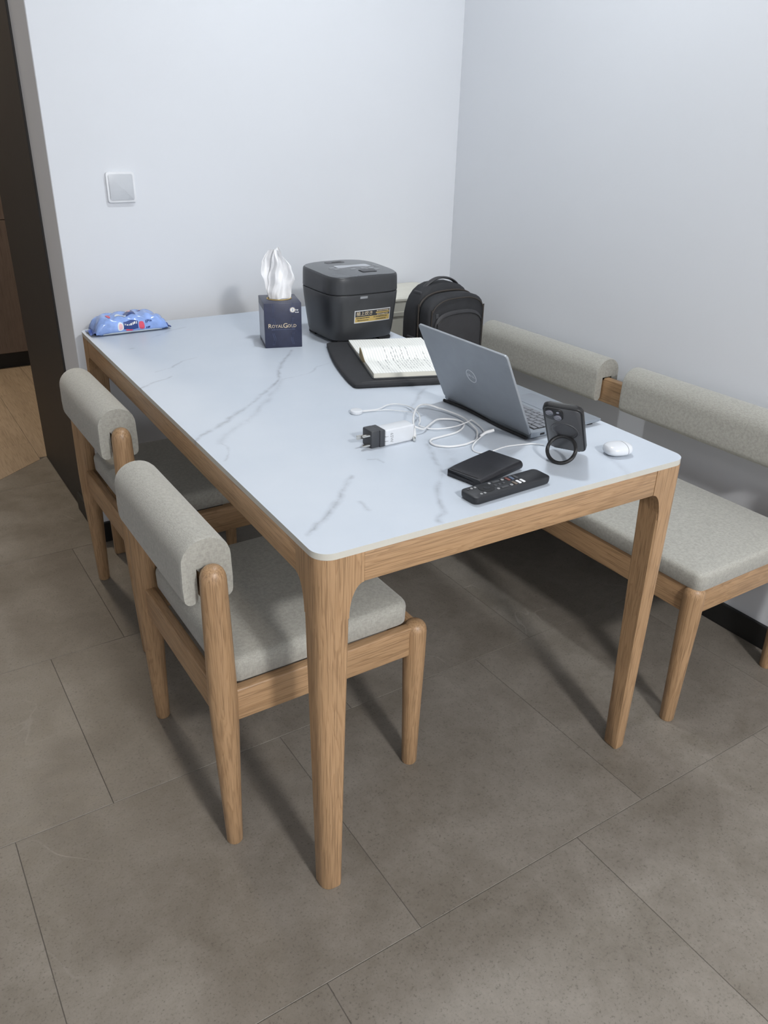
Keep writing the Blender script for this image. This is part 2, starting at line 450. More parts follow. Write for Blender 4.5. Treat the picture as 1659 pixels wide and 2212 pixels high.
def marks_bm(w_, h, seed, depth=.0001, left=False):
    """a row of small print too small to read: short bars of uneven width"""
    rg = random.Random(seed); b = bmesh.new(); x = 0 if left else -w_/2; end = x+w_
    while x < end-h*.3:
        k = min(end-x, h*rg.uniform(.35, 1.1))
        y0, y1 = -h*rg.uniform(.30, .5), h*rg.uniform(.30, .5)
        bm_box(x, x+k, y0, y1, -depth, depth, bm=b); x += k+h*rg.uniform(.15, .45)
    return b
def frame_mat(o, ex, ey, ez=None):
    ex = Vector(ex).normalized(); ey = Vector(ey).normalized(); ez = Vector(ez).normalized() if ez else ex.cross(ey)
    return Matrix(((ex.x, ey.x, ez.x, o[0]), (ex.y, ey.y, ez.y, o[1]), (ex.z, ey.z, ez.z, o[2]), (0,0,0,1)))

# ------------------------------------------------------------------ setting
XR, YB, XL, TRIM_Y, HALL_Y = 1.466, 1.633, .036, 1.845, 2.505
X_MIN, Y_MIN = -2.9, -3.4
struct('wall_back', bm_box(XL, XR+.15, YB, TRIM_Y, 0, CEIL, .002, 1), 'wall_paint')
struct('wall_right', bm_box(XR, XR+.15, Y_MIN, YB-.0005, 0, CEIL), 'wall_paint')
struct('wall_front', bm_box(X_MIN-.15, XR+.15, Y_MIN-.15, Y_MIN, 0, CEIL), 'wall_paint')
struct('wall_left', bm_box(X_MIN-.15, X_MIN, Y_MIN, 2.2, 0, CEIL), 'wall_paint')
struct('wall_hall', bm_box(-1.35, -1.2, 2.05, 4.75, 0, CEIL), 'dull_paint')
struct('wall_entry', bm_box(X_MIN-.15, -1.35, 2.2, 2.35, 0, CEIL), 'wall_paint')
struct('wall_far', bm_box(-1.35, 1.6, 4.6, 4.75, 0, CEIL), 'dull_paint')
struct('ceiling', bm_box(X_MIN-.15, XR+.15, Y_MIN-.15, 4.75, CEIL, CEIL+.1), 'ceiling_paint')
struct('baseboard_back', bm_box(XL-.012, XR, YB-.014, YB, 0, .072, .002, 1), 'black_base')
struct('baseboard_right', bm_box(XR-.014, XR, Y_MIN, YB-.014, 0, .072, .002, 1), 'black_base')
struct('baseboard_left', bm_box(XL-.016, XL-.002, YB-.014, 1.93, 0, .068, .002, 1), 'black_base')
struct('trim_1', bm_box(XL-.006, XL+.3, TRIM_Y+.0005, HALL_Y, 0, CEIL, .0015, 1), 'dark_panel_z')

# floor: grout slab with each tile as its own piece
THR_A, THR_D = Vector((.03, 2.508)), Vector((-.21, -.161)).normalized()   # oblique joint between tile and hall planks
THR_N = Vector((-THR_D.y, THR_D.x))
if THR_N.y > 0: THR_N = -THR_N          # points to the tiled side
floor = struct('floor', bm_box(X_MIN, XR, Y_MIN, 4.6, -.06, -.0011), 'grout')
def clip(poly, p, n):
    out = []
    for a, b in zip(poly, poly[1:]+poly[:1]):
        da, db = (a-p).dot(n), (b-p).dot(n)
        if da >= 0: out.append(a)
        if (da >= 0) != (db >= 0): out.append(a+(b-a)*(da/(da-db)))
    return out
def slab_mesh(poly, z0, z1, ch):
    c = sum(poly, Vector((0, 0)))/len(poly)
    ins = []
    n = len(poly)
    for i in range(n):
        a, b, d = poly[i-1], poly[i], poly[(i+1) % n]
        e1, e2 = (b-a).normalized(), (d-b).normalized()
        n1, n2 = Vector((-e1.y, e1.x)), Vector((-e2.y, e2.x))
        k = 1+n1.dot(n2); ins.append(b+(n1+n2)*(ch/max(k, .2)))
    return loft([[(p.x-c.x, p.y-c.y, z0) for p in poly], [(p.x-c.x, p.y-c.y, z1-ch) for p in poly], [(p.x-c.x, p.y-c.y, z1) for p in ins]]), c
TY0, TD, TW, G = .4407, .5949, .598, .0006
tcache = {}
for row in range(-7, 5):
    y0, y1 = TY0+(row-1)*TD, TY0+row*TD
    j0 = .1221+.2*row
    for k in range(-7, 5):
        x0 = j0+k*TW; x1 = x0+TW
        poly = [Vector((x0+G, y0+G)), Vector((x1-G, y0+G)), Vector((x1-G, y1-G)), Vector((x0+G, y1-G))]
        poly = clip(poly, Vector((X_MIN, 0)), Vector((1, 0))); poly = clip(poly, Vector((XR-.001, 0)), Vector((-1, 0))) if poly else poly
        poly = clip(poly, Vector((0, Y_MIN)), Vector((0, 1))) if poly else poly
        if poly and y1 > YB+.01:
            poly = clip(poly, Vector((XL-.008, 0)), Vector((-1, 0)))
            poly = clip(poly, THR_A+THR_N*.001, THR_N) if poly else poly
        if len(poly) < 3: continue
        if max(p.x for p in poly)-min(p.x for p in poly) < .02 or max(p.y for p in poly)-min(p.y for p in poly) < .02: continue
        c = sum(poly, Vector((0, 0)))/len(poly)
        key = tuple((round(p.x-c.x, 3), round(p.y-c.y, 3)) for p in poly)
        if key not in tcache:
            b, _ = slab_mesh(poly, -.01, 0, .0006)
            bmesh.ops.recalc_face_normals(b, faces=b.faces)
            me = bpy.data.meshes.new('tile'); b.to_mesh(me); b.free(); me.materials.append(MATS['floor_tile']); tcache[key] = me
        link_obj('tile', tcache[key], None, floor, (c.x, c.y, 0))
# hall planks
for i, px in enumerate([x*.19 for x in range(-7, 9)]):
    for q in range(3):
        ya = 1.6+q*1.1-(i % 3)*.35
        poly = [Vector((px+.0006, ya+.0006)), Vector((px+.1894, ya+.0006)), Vector((px+.1894, ya+1.0994)), Vector((px+.0006, ya+1.0994))]
        poly = clip(poly, THR_A-THR_N*.001, -THR_N); poly = clip(poly, Vector((0, 4.6)), Vector((0, -1))) if poly else poly
        poly = clip(poly, Vector((-1.2, 0)), Vector((1, 0))) if poly else poly
        if poly and px+.19 > XL: poly = clip(poly, Vector((0, HALL_Y+.002)), Vector((0, 1)))
        if len(poly) < 3: continue
        b, c = slab_mesh(poly, -.01, 0, .0007)
        build('plank', b, 'plank_y', floor, (c.x, c.y, 0))

# hall cabinet seen through the opening
cab = thing('tall_cabinet', 'dark brown wooden cabinet with black plinth standing at the end of the hallway', 'cabinet', (.1, 3.9, 0))
build('body', bm_box(-.75, .75, .022, .6, .10, 2.4, .002, 1), 'walnut_z', cab)
build('plinth', bm_box(-.74, .74, .045, .6, 0, .0995, 0), 'black_base', cab)
for x0 in (-.75, -.25, .25):
    build('door', bm_box(x0+.002, x0+.498, 0, .0215, .092, .790, .0015, 1), 'walnut_z', cab)
    build('door', bm_box(x0+.002, x0+.498, 0, .0215, .794, 2.39, .0015, 1), 'walnut_z', cab)

# wall switch
sw = thing('wall_switch', 'square white blank switch plate on the back wall', 'switch', (.229, YB, 1.135))
build('plate', xform(rslab(.083, .083, .006, 0, .009, .0012), Matrix.Rotation(R(90), 4, 'X')), 'switch_plastic', sw)
build('back_box', xform(rslab(.072, .072, .004, 0, .0045, .0005), Matrix.Rotation(R(90), 4, 'X')), 'white_plastic', sw).location.y = 0
sw.children[0].location.y = -.0045

# ------------------------------------------------------------------ dining table
TW_, TL_, TH = .8262, 1.5583, .75
TROT = -.024
table = thing('dining_table', 'oak dining table with a white marble-look stone top and rounded legs', 'table', (0, 0, 0), TROT)
build('table_top', prism([(x+TW_/2, y+TL_/2) for x, y in rrect(TW_, TL_, .032, 10)], TH-.0115, TH, .0028, 3), 'marble_top', table)
ZA0, ZA1 = .684, TH-.0118
def leg_bm(sx, sy):
    # outer corner at origin, growing to +x,+y ; rounded outer corner
    secs = []
    for z, w, inset in ((0, .040, .0055), (.004, .0425, .004), (.30, .048, .0025), (.62, .0555, .001), (ZA1, .0575, .001)):
        r = .026*(w/.0555); pts = []
        for i in range(9):
            a = R(180+90*i/8); pts.append((inset+r+r*math.cos(a), inset+r+r*math.sin(a), z))
        c = .0035
        pts += [(w-c, inset, z), (w, inset+c, z), (w, w-c, z), (w-c, w, z), (inset+c, w, z), (inset, w-c, z)]
        secs.append(pts)
    b = loft(secs)
    # fillet brackets running into both aprons
    def br(flip):
        pr = [(.030, ZA1), (.082, ZA1), (.082, ZA0)]
        for i in range(1, 10):
            a = R(90*i/9); pr.append((.0547+.0273*(1-math.sin(a)), ZA0-.062*(1-math.cos(a))))
        pr.append((.030, ZA0-.062))
        f = (lambda x, t, z: (x, t, z)) if not flip else (lambda x, t, z: (t, x, z))
        return loft([[f(x, .0008, z) for x, z in pr], [f(x, .026, z) for x, z in pr]])
    b = merge(b, br(False), br(True))
    M = Matrix.Diagonal((sx, sy, 1, 1)); M.translation = (0 if sx > 0 else TW_, 0 if sy > 0 else TL_, 0)
    return xform(b, M)
for sx in (1, -1):
    for sy in (1, -1): build('leg', leg_bm(sx, sy), 'oak_z', table, ang=40)
for y0 in (.0012, TL_-.0232): build('apron', bm_box(.0824, TW_-.0824, y0, y0+.022, ZA0, ZA1, .0015, 2), 'oak_x', table)
for x0 in (.0012, TW_-.0232): build('apron', bm_box(x0, x0+.022, .0824, TL_-.0824, ZA0, ZA1, .0015, 2), 'oak_y', table)

# ------------------------------------------------------------------ chairs and bench
def dome(prof_top_r, z_shoulder, z_top, n=6):
    return [(max(.0008, prof_top_r*math.cos(R(90*i/n))**.75), z_shoulder+(z_top-z_shoulder)*math.sin(R(90*i/n))) for i in range(1, n+1)]
def rear_post(x, y):
    prof = [(.0145, 0), (.0165, .004), (.0205, .14), (.0262, .30), (.0275, .37), (.0262, .48), (.0238, .625)]
    return lathe(prof+dome(.0238, .625, .655), 28, x, y)
def front_post(x, y):
    prof = [(.0155, 0), (.0175, .004), (.0205, .15), (.0245, .30), (.0250, .368)]
    return lathe(prof+dome(.025, .368, .392), 28, x, y)
def u_cushion(y0, y1):
    out = []
    H0, H1, hw = .567, .697, .047
    # inverted U profile in x,z
    for i in range(5): a = R(-90-90*i/4+90); 
    prof = []
    t = .0285; sw_ = hw-t
    # outer left foot -> up -> dome -> right foot -> slot
    def arc(cx, cz, rx, rz, a0, a1, n):
        return [(cx+rx*math.cos(R(a0+(a1-a0)*i/n)), cz+rz*math.sin(R(a0+(a1-a0)*i/n))) for i in range(n+1)]
    prof += arc(-hw+t/2, H0+.016, t/2, .016, 360, 180, 6)
    prof += [(-hw-.001, H0+.04), (-hw, H0+.075)]
    prof += arc(0, H1-.045, hw, .045, 180, 0, 14)
    prof += [(hw, H0+.075), (hw+.001, H0+.04)]
    prof += arc(hw-t/2, H0+.016, t/2, .016, 360, 180, 6)
    prof += [(sw_, .638), (-sw_, .638)]
    rows = []
    ys = [(y0, .90), (y0+.003, .955), (y0+.009, .99), (y0+.016, 1.0), (y0+.15, 1.012), (y1-.15, 1.012), (y1-.016, 1), (y1-.009, .99), (y1-.003, .955), (y1, .90)]
    n = len(prof)
    cen = []
    for x, z in prof:
        # medial line of the U used as the rounding centre
        if z < H1-.05: cen.append((-(hw+sw_)/2 if x < 0 else (hw+sw_)/2, max(z, H0+.016)))
        else:
            a = math.atan2(z-(H1-.045), x); cen.append(((hw+sw_)/2*math.cos(a), H1-.045+.02*math.sin(a)))
    cen[-2] = (sw_+.008, .65); cen[-1] = (-sw_-.008, .65)
    for y, k in ys:
        rows.append([(cx+(x-cx)*k, y, cz+(z-cz)*k) for (x, z), (cx, cz) in zip(prof, cen)])
    b = loft(rows)
    bmesh.ops.triangulate(b, faces=[f for f in b.faces if len(f.verts) > 4])
    return b
def seat_cushion(x0, x1, y0, y1, z0, z1, r=.03, crown=.006, er=.017):
    w, d = x1-x0, y1-y0; cx, cy = (x0+x1)/2, (y0+y1)/2
    secs = []
    prof = [(.004, 0), (.001, .003)] + [(er*(1-math.cos(R(a))), (z1-z0)-er+er*math.sin(R(a))) for a in (0, 20, 40, 60, 80)] + [(er+.02, z1-z0+crown*.35), (er+.06, z1-z0+crown*.8), (er+.12, z1-z0+crown)]
    for ins, z in prof:
        ins = min(ins, min(w, d)/2-.02)
        secs.append([(x+cx, y+cy, z0+z) for x, y in rrect(w-2*ins, d-2*ins, max(r-ins*.3, .012), 8)])
    return loft(secs)
HALF = .2225
def make_chair(label, loc):
    t = thing('dining_chair', label, 'chair', loc, 0, 'dining chairs along the table')
    for s in (-1, 1): build('rear_leg', rear_post(0, s*HALF), 'oak_z', t)
    for s in (-1, 1): build('front_leg', front_post(.435, s*HALF), 'oak_z', t)
    for s in (-1, 1): build('side_rail', bm_box(.012, .423, s*HALF-.0115, s*HALF+.0115, .313, .384, .004, 3), 'oak_x', t)
    build('seat_rail', bm_box(-.0115, .0115, -HALF+.01, HALF-.01, .313, .384, .004, 3), 'oak_y', t)
    build('seat_rail', bm_box(.4235, .4465, -HALF+.01, HALF-.01, .313, .384, .004, 3), 'oak_y', t)
    build('back_rail', bm_box(-.013, .013, -HALF+.008, HALF-.008, .572, .637, .004, 2), 'oak_y', t)
    build('seat', seat_cushion(.014, .428, -.2155, .2155, .3845, .437), 'linen', t, ang=60)
    build('backrest', u_cushion(-.1955, .1955), 'linen', t, ang=60)
    return t
def copy_tree(o, parent=None):
    c = o.copy(); COL.objects.link(c); c.parent = parent
    for ch in list(o.children): copy_tree(ch, c)
    return c
ch = make_chair('oak dining chair with grey linen cushions nearest the camera, tucked under the table', (-.0905, .4375, 0))
ch2 = copy_tree(ch); ch2.location = (-.0345, 1.163, 0)
ch2['label'] = 'oak dining chair with grey linen cushions beside the dark doorway panel, behind the nearest chair'

bench = thing('dining_bench', 'long oak bench with grey linen seat and split back cushions along the right wall', 'bench', (.985, 0, 0))
BL, BD = 1.30, .41
for y in (0, BL):
    build('front_leg', front_post(0, y), 'oak_z', bench)
    build('rear_leg', rear_post(BD, y), 'oak_z', bench)
    build('side_rail', bm_box(.012, BD-.012, y-.0115, y+.0115, .313, .384, .004, 3), 'oak_x', bench)
for x in (0, BD): build('seat_rail', bm_box(x-.0115, x+.0115, .01, BL-.01, .313, .384, .004, 3), 'oak_y', bench)
build('back_rail', bm_box(BD-.025, BD+.001, .008, BL-.008, .562, .637, .004, 2), 'oak_y', bench)
build('seat', seat_cushion(-.018, BD-.02, -.022, BL+.022, .3845, .432, .022, .004, .013), 'linen', bench, ang=60)
for y0, y1 in ((.035, .602), (.702, 1.268)):
    build('backrest', xform(u_cushion(y0, y1), Matrix.Translation((BD-.012, 0, 0))), 'linen', bench, ang=60)

# ------------------------------------------------------------------ cream bin in the corner
bn = thing('storage_bin', 'cream lidded bin in the corner behind the black backpack', 'bin', (1.13, 1.485, 0), R(-3))
secs = []
for z, k in ((0, .90), (.006, .92), (.70, .985), (.735, .985)):
    secs.append([(x, y, z) for x, y in rrect(.30*k, .235*k, .03, 8)])
build('body', loft(secs), 'cream_plastic', bn)
secs = [[(x, y, z) for x, y in rrect(.30+e, .235+e, .032, 8)] for z, e in ((.722, .004), (.7355, .006), (.736, .001), (.772, -.002), (.7725, .004), (.779, .002), (.783, -.012), (.784, -.06))]
build('lid', loft(secs), 'cream_plastic', bn)

# ------------------------------------------------------------------ rice cooker
ck = thing('rice_cooker', 'dark grey rounded rice cooker with a gold and black label on the table', 'rice cooker', (.722, 1.137, TH), R(-1))
CA = .232
def sq(k, z, e=.42, n=72, a=CA):
    pts = []
    for i in range(n):
        t = 2*math.pi*(i+.5)/n; c, s = math.cos(t), math.sin(t)
        pts.append((math.copysign(abs(c)**e, c)*a/2*k, math.copysign(abs(s)**e, s)*a/2*k, z))
    return pts
build('body', loft([sq(.84, .010), (sq(.875, .012)), sq(.905, .03), sq(.935, .06), sq(.985, .118), sq(.997, .138), sq(.992, .1405)]), 'cooker_shell', ck, ang=30)
build('seam', loft([sq(.97, .1395), sq(.97, .144)]), 'cooker_gap', ck)
def lid_top(x, y): return .1905+.0050*(1-(x/.11)**2)+.003*(1-(y/.11)**2)+.003*y/.11
lid_secs = [sq(.985, .1425), sq(.998, .1445), sq(.993, .1750)]
for k, dz in ((.988, .0055), (.978, .0020), (.965, .0006), (.93, 0), (.88, 0), (.75, 0), (.55, 0), (.3, 0), (.08, 0)): lid_secs.append([(x, y, lid_top(x, y)-dz) for x, y, _ in sq(k, 0)])
build('lid', loft(lid_secs), 'cooker_shell', ck, ang=28)
for sx in (-1, 1):
    for sy in (-1, 1): build('foot', bm_box(sx*.07-.02, sx*.07+.02, sy*.07-.02, sy*.07+.02, 0, .0105, .002, 1), 'rubber_black', ck)
def on_lid(poly, h, name, mat):
    cx = sum(p[0] for p in poly)/len(poly); cy = sum(p[1] for p in poly)/len(poly)
    secs = [[(x, y, lid_top(x, y)-.001) for x, y in poly]]
    for k in (1, .9, .8, .7, .6, .5, .4, .3, .2, .1, .02): secs.append([(cx+(x-cx)*k, cy+(y-cy)*k, lid_top(cx+(x-cx)*k, cy+(y-cy)*k)+h) for x, y in poly])
    return build(name, loft(secs), mat, ck)
on_lid([(x, y) for x, y, _ in sq(.955, 0)], .0005, 'lid_panel', 'cooker_top_sheen')
on_lid(rrect(.108, .034, .004, 4, .012, .006), .0010, 'display', 'display_grey')
for i, (x, y) in enumerate(((-.058, .002), (-.052, -.018), (-.008, -.036), (.026, -.032), (.052, -.034), (.088, .010), (.088, -.006), (.062, -.050))):
    on_lid(rrect(.017, .010, .004, 4, x, y), .0011, 'button', 'button_grey')
on_lid(rrect(.050, .030, .006, 4, .022, -.066), .0008, 'button_gap', 'cooker_gap')
on_lid(rrect(.046, .026, .005, 4, .022, -.066), .0020, 'release_button', 'cooker_shell')
on_lid(rrect(.060, .030, .01, 5, -.01, .074), .0010, 'steam_cover', 'cooker_shell')
on_lid(rrect(.030, .009, .003, 4, -.006, .070), .0016, 'steam_vent', 'cooker_gap')
# label on the front (-y) face follows the curved shell
def shell_y(x, z):
    ks = ((.010, .875), (.03, .905), (.06, .935), (.118, .985), (.138, .997))
    k = ks[-1][1]
    for (z0, k0), (z1, k1) in zip(ks, ks[1:]):
        if z0 <= z <= z1: k = k0+(k1-k0)*(z-z0)/(z1-z0)
    A = CA/2*k; c = min(1, abs(x)/A)**(1/.42); s = math.sqrt(max(0, 1-c*c))
    return -A*s**.42
def decal(x0, x1, z0, z1, off, name, mat, parent, nu=10, nv=3):
    f = lambda u, v: (x0+(x1-x0)*u, shell_y(x0+(x1-x0)*u, z0+(z1-z0)*v)-off, z0+(z1-z0)*v)
    b = thick_grid(f, nu, nv, (0, -.0003, 0))
    return build(name, b, mat, parent)
lab = decal(-.046, .074, .061, .097, .0006, 'label', 'silver_trim', ck)
decal(-.0435, .0715, .0785, .0945, .0010, 'label_panel', 'label_black', lab)
decal(-.0435, .0715, .0635, .0782, .0010, 'label_panel', 'gold', lab)
def on_shell_text(s, size, x, z, mat, off=.0014, name='lettering', parent=lab, sx=1):
    b = text_bm(s, size, .0001) if isinstance(s, str) else marks_bm(s, size*.62, int(s*1e6)+int(z*1e5))
    for v in b.verts:
        X, Z = x+v.co.x*sx, z+v.co.y
        v.co = Vector((X, shell_y(X, Z)-off-v.co.z, Z))
    return build(name, b, mat, parent)
on_shell_text('極上炊き', .0130, -.0130, .0865, 'print_gold', sx=1.05)
on_shell_text(0.042, .0046, .0475, .0915, 'print_gold')
decal(.024, .0700, .0845, .0882, .0013, 'label_bar', 'gold', lab, 6, 1)
on_shell_text(0.04, .0042, .0475, .0812, 'print_gold')
on_shell_text(0.044, .0050, -.018, .0745, 'label_black')
on_shell_text(0.046, .0050, .040, .0745, 'label_black')
on_shell_text(0.038, .0046, -.018, .0680, 'label_black')
on_shell_text(0.034, .0046, .042, .0680, 'label_black')
decal(-.030, -.006, .130, .1365, .0005, 'badge', 'button_grey', ck, 4, 1)

# ------------------------------------------------------------------ tissue box
tb = thing('tissue_box', 'dark navy cube tissue box with gold lettering and a tissue pulled up', 'tissue box', (.502, 1.152, TH), R(-17.5))
BW, BDp, BH = .104, .118, .124
build('box', bm_box(-BW/2, BW/2, -BDp/2, BDp/2, 0, BH, .0012, 2), 'box_navy', tb)
build('side_panel', bm_box(-BW/2-.0004, -BW/2+.0002, -BDp/2+.004, BDp/2-.004, .012, BH-.02, 0), 'box_side', tb)
ring = [(.034*math.cos(2*math.pi*i/40), .026*math.sin(2*math.pi*i/40)+.004, BH+.0008) for i in range(40)]
build('opening_rim', tube(ring, .0016, 6, True), 'gold', tb)
def front_text(s, size, x, z, mat, spacing=1.0, parent=tb):
    b = text_bm(s, size, .00015, spacing=spacing) if isinstance(s, str) else marks_bm(s, size*.6, 5)
    return build('lettering', xform(b, frame_mat((x, -BDp/2-.0003, z), (1,0,0), (0,0,1))), mat, parent)
front_text('R', .0165, -.0375, .0615, 'print_gold'); front_text('OYAL', .0118, -.0165, .0605, 'print_gold', 1.05)
front_text('G', .0185, .0060, .0615, 'print_gold'); front_text('OLD', .0118, .0245, .0605, 'print_gold', 1.08)
front_text(.066, .0042, 0, .0515, 'print_blue')
def front_disc(x, z, r, mat, off=.0004, name='emblem'):
    b = prism([(r*math.cos(2*math.pi*i/24), r*math.sin(2*math.pi*i/24)) for i in range(24)], -.0002, .0001)
    return build(name, xform(b, frame_mat((x, -BDp/2-off, z), (1,0,0), (0,0,1))), mat, tb)
front_disc(.027, .105, .0095, 'print_blue', .0003); front_disc(.027, .105, .0072, 'print_gold', .0006); front_disc(.027, .105, .0058, 'print_white', .0009)
build('lettering', xform(text_bm('2', .009, .0001), frame_mat((.027, -BDp/2-.0013, .105), (1,0,0), (0,0,1))), 'print_dark', tb)
front_text(.010, .0065, .0395, .1045, 'print_white'); front_text(.010, .0045, .0395, .098, 'print_white')
# faint vertical scroll ornament either side of the lettering
for sx in (-1, 1):
    for zs in (0, .042, .082):
        pts = []
        for i in range(15):
            s = i/14; pts.append((sx*(.026-.004*abs(math.sin(s*math.pi))**2*(1 if zs < .08 else .4)), -BDp/2-.0003, .008+zs+s*.034))
        build('ornament', tube(pts, .0006, 5), 'print_blue', tb)
        build('ornament', tube([(p[0]+sx*.004, p[1], p[2]) for p in pts], .0005, 5), 'print_blue', tb)
# tissue: sheet pulled up through the slot, pinched below and creased
def interp(tab, v):
    for (a, x), (c, y) in zip(tab, tab[1:]):
        if a <= v <= c: return x+(y-x)*(v-a)/(c-a)
    return tab[-1][1]
def tri(x): x = x % 1.0; return 4*abs(x-.5)-1
def sheet(L_, R_, H_, ph, y0, amp):
    def f(u, v):
        xl, xr = interp(L_, v), interp(R_, v)
        x = xl+(xr-xl)*u
        fold = .60*math.sin(6.283*(1.6*u+ph+.30*v))+.32*tri(3.1*u-.9*v+ph*2)+.06*math.sin(19*v+7*u)
        bow = (1-(2*u-1)**2)
        y = y0+amp*(fold*(.35+.9*v)-.55*bow*(1-.5*v))
        return (x+.0015*math.sin(17*v+5*u), y, BH-.014+interp(H_, u)*v)
    return f
b = grid_surface(sheet([(0, -.027), (.3, -.030), (.6, -.027), (1, -.018)], [(0, .028), (.25, .034), (.5, .043), (.62, .042), (.8, .036), (1, .012)], [(0, .118), (.25, .146), (.45, .150), (1, .128)], .1, .002, .013), 56, 44)
build('tissue', b, 'tissue', tb, ang=70)
b = grid_surface(sheet([(0, -.028), (.25, -.032), (.6, -.046), (.85, -.046), (1, -.030)], [(0, .024), (.5, .030), (1, .006)], [(0, .136), (.4, .146), (1, .150)], .55, .016, .011), 50, 44)
build('tissue', b, 'tissue', tb, ang=70)

# ------------------------------------------------------------------ wet wipes pack
wp = thing('wet_wipes_pack', 'blue plastic pack of wet wipes at the far left corner of the table', 'wipes', (.163, 1.484, TH), R(0))
WL, WW, WH = .212, .096, .050
def pack(u, v):
    """u along length 0..1, v around 0..1 (0 at front bottom, going up and over)"""
    x = (u-.5)*WL
    e = 1-abs(2*u-1)**8.0
    h = WH*(.10+.90*e**.8)*(1-.10*u); wd = WW/2*(.90+.10*e)
    a = 2*math.pi*v
    c, s = math.cos(a-math.pi*.75), math.sin(a-math.pi*.75)
    yy = math.copysign(abs(c)**.55, c)*wd; zz = math.copysign(abs(s)**.62, s)
    wr = .0018*math.sin(17*u+9*v*6.28)*(1-e*.6)+.0016*math.sin(31*u+4*math.sin(v*12))
    z = h/2+zz*h/2 + (.0 if zz < -.5 else wr*(1+zz))
    if zz > .3: z += .006*math.exp(-((u-.62)/.2)**2)*zz
    z += .010*max(0, abs(2*u-1)-.86)/.14*.5
    return (x, yy+wr*.6, max(.0006, z))
b = grid_surface(pack, 56, 48); bmesh.ops.remove_doubles(b, verts=b.verts, dist=.0001)
bmesh.ops.holes_fill(b, edges=[e for e in b.edges if e.is_boundary])
build('wrapper', b, 'wipes_blue', wp, ang=50)
for s in (-1, 1):   # crimped ends
    def fin(u, v, s=s): return (s*(WL/2-.004+u*.016), (v-.5)*.074, .010+.004*math.sin(v*9+u*3)-.003*u)
    b = thick_grid(fin, 4, 18, (0, 0, .0007))
    build('crimped_end', b, 'wipes_dark', wp)
# printed patches lie on the film
def vfind(kind, zt):
    # v parameter on front face at height fraction / top
    return zt
def patch(u0, u1, v0, v1, off, mat, name='print', shape=None, parent=wp):
    def f(a, c):
        if shape == 'disc':
            r, t = a, 2*math.pi*c; u = (u0+u1)/2+(u1-u0)/2*r*math.cos(t); v = (v0+v1)/2+(v1-v0)/2*r*math.sin(t)
        else: u = u0+(u1-u0)*a; v = v0+(v1-v0)*c
        p = Vector(pack(u, v)); du = Vector(pack(u+.002, v))-p; dv = Vector(pack(u, v+.002))-p
        n = dv.cross(du); n = n.normalized() if n.length > 1e-12 else Vector((0,-1,0))
        c0 = Vector((p.x, 0, WH*.45))
        if n.dot(p-c0) < 0: n = -n
        return p+n*off
    b = grid_surface(f, 8, 16 if shape == 'disc' else 8); bmesh.ops.remove_doubles(b, verts=b.verts, dist=.00002)
    return build(name, b, mat, parent, ang=60)
# v: front bottom .0?, front face ~.78-.98 wraps; sampled by height below
def v_front(zf):
    best = None
    for i in range(400):
        v = i/400; p = pack(.5, v)
        if p[1] < -WW*.25:
            d = abs(p[2]-zf)
            if best is None or d < best[0]: best = (d, v)
    return best[1]
def v_top(yf):
    best = None
    for i in range(400):
        v = i/400; p = pack(.5, v)
        if p[2] > WH*.75:
            d = abs(p[1]-yf)
            if best is None or d < best[0]: best = (d, v)
    return best[1]
va, vb = v_front(.006), v_front(.042)
vf = lambda k: va+(vb-va)*k
patch(.09, .91, vf(-.10), vf(.20), .0008, 'wipes_pale')
patch(.375, .575, vf(.42), vf(.98), .0006, 'wipes_navy')
patch(.405, .490, vf(.28), vf(.44), .0008, 'wipes_red')
patch(.290, .375, vf(.35), vf(.85), .0008, 'wipes_pale', shape='disc'); patch(.305, .36, vf(.47), vf(.75), .0011, 'wipes_pink', shape='disc')
patch(.585, .66, vf(.33), vf(.85), .0008, 'wipes_red', shape='disc')
def wipes_text(s, u0, k0, size):
    b = marks_bm(s, size*.7, int(k0*1000), left=True)
    for v in b.verts:
        u = u0+v.co.x/WL; k = k0+v.co.y/.034
        p = Vector(pack(min(.97, u), vf(k))); v.co = p+Vector((0, -.0012-v.co.z, .0007))
    return b
build('lettering', wipes_text(.036, .390, .70, .0080), 'print_white', wp)
build('lettering', wipes_text(.016, .68, .45, .010), 'wipes_navy', wp)
build('lettering', wipes_text(.018, .68, .78, .006), 'wipes_navy', wp)
vt0, vt1 = v_top(-.030), v_top(.030)
vt = lambda k: vt0+(vt1-vt0)*k
patch(.30, .46, vt(.02), vt(.50), .0007, 'wipes_pale', shape='disc'); patch(.35, .43, vt(.12), vt(.40), .0010, 'wipes_pink', shape='disc')
patch(.45, .58, vt(.10), vt(.60), .0007, 'wipes_navy'); patch(.50, .56, vt(.45), vt(.95), .0010, 'wipes_pink', shape='disc')
patch(.20, .25, vt(.30), vt(.6), .0008, 'wipes_red', shape='disc'); patch(.66, .72, vt(.6), vt(.98), .0008, 'wipes_red', shape='disc')

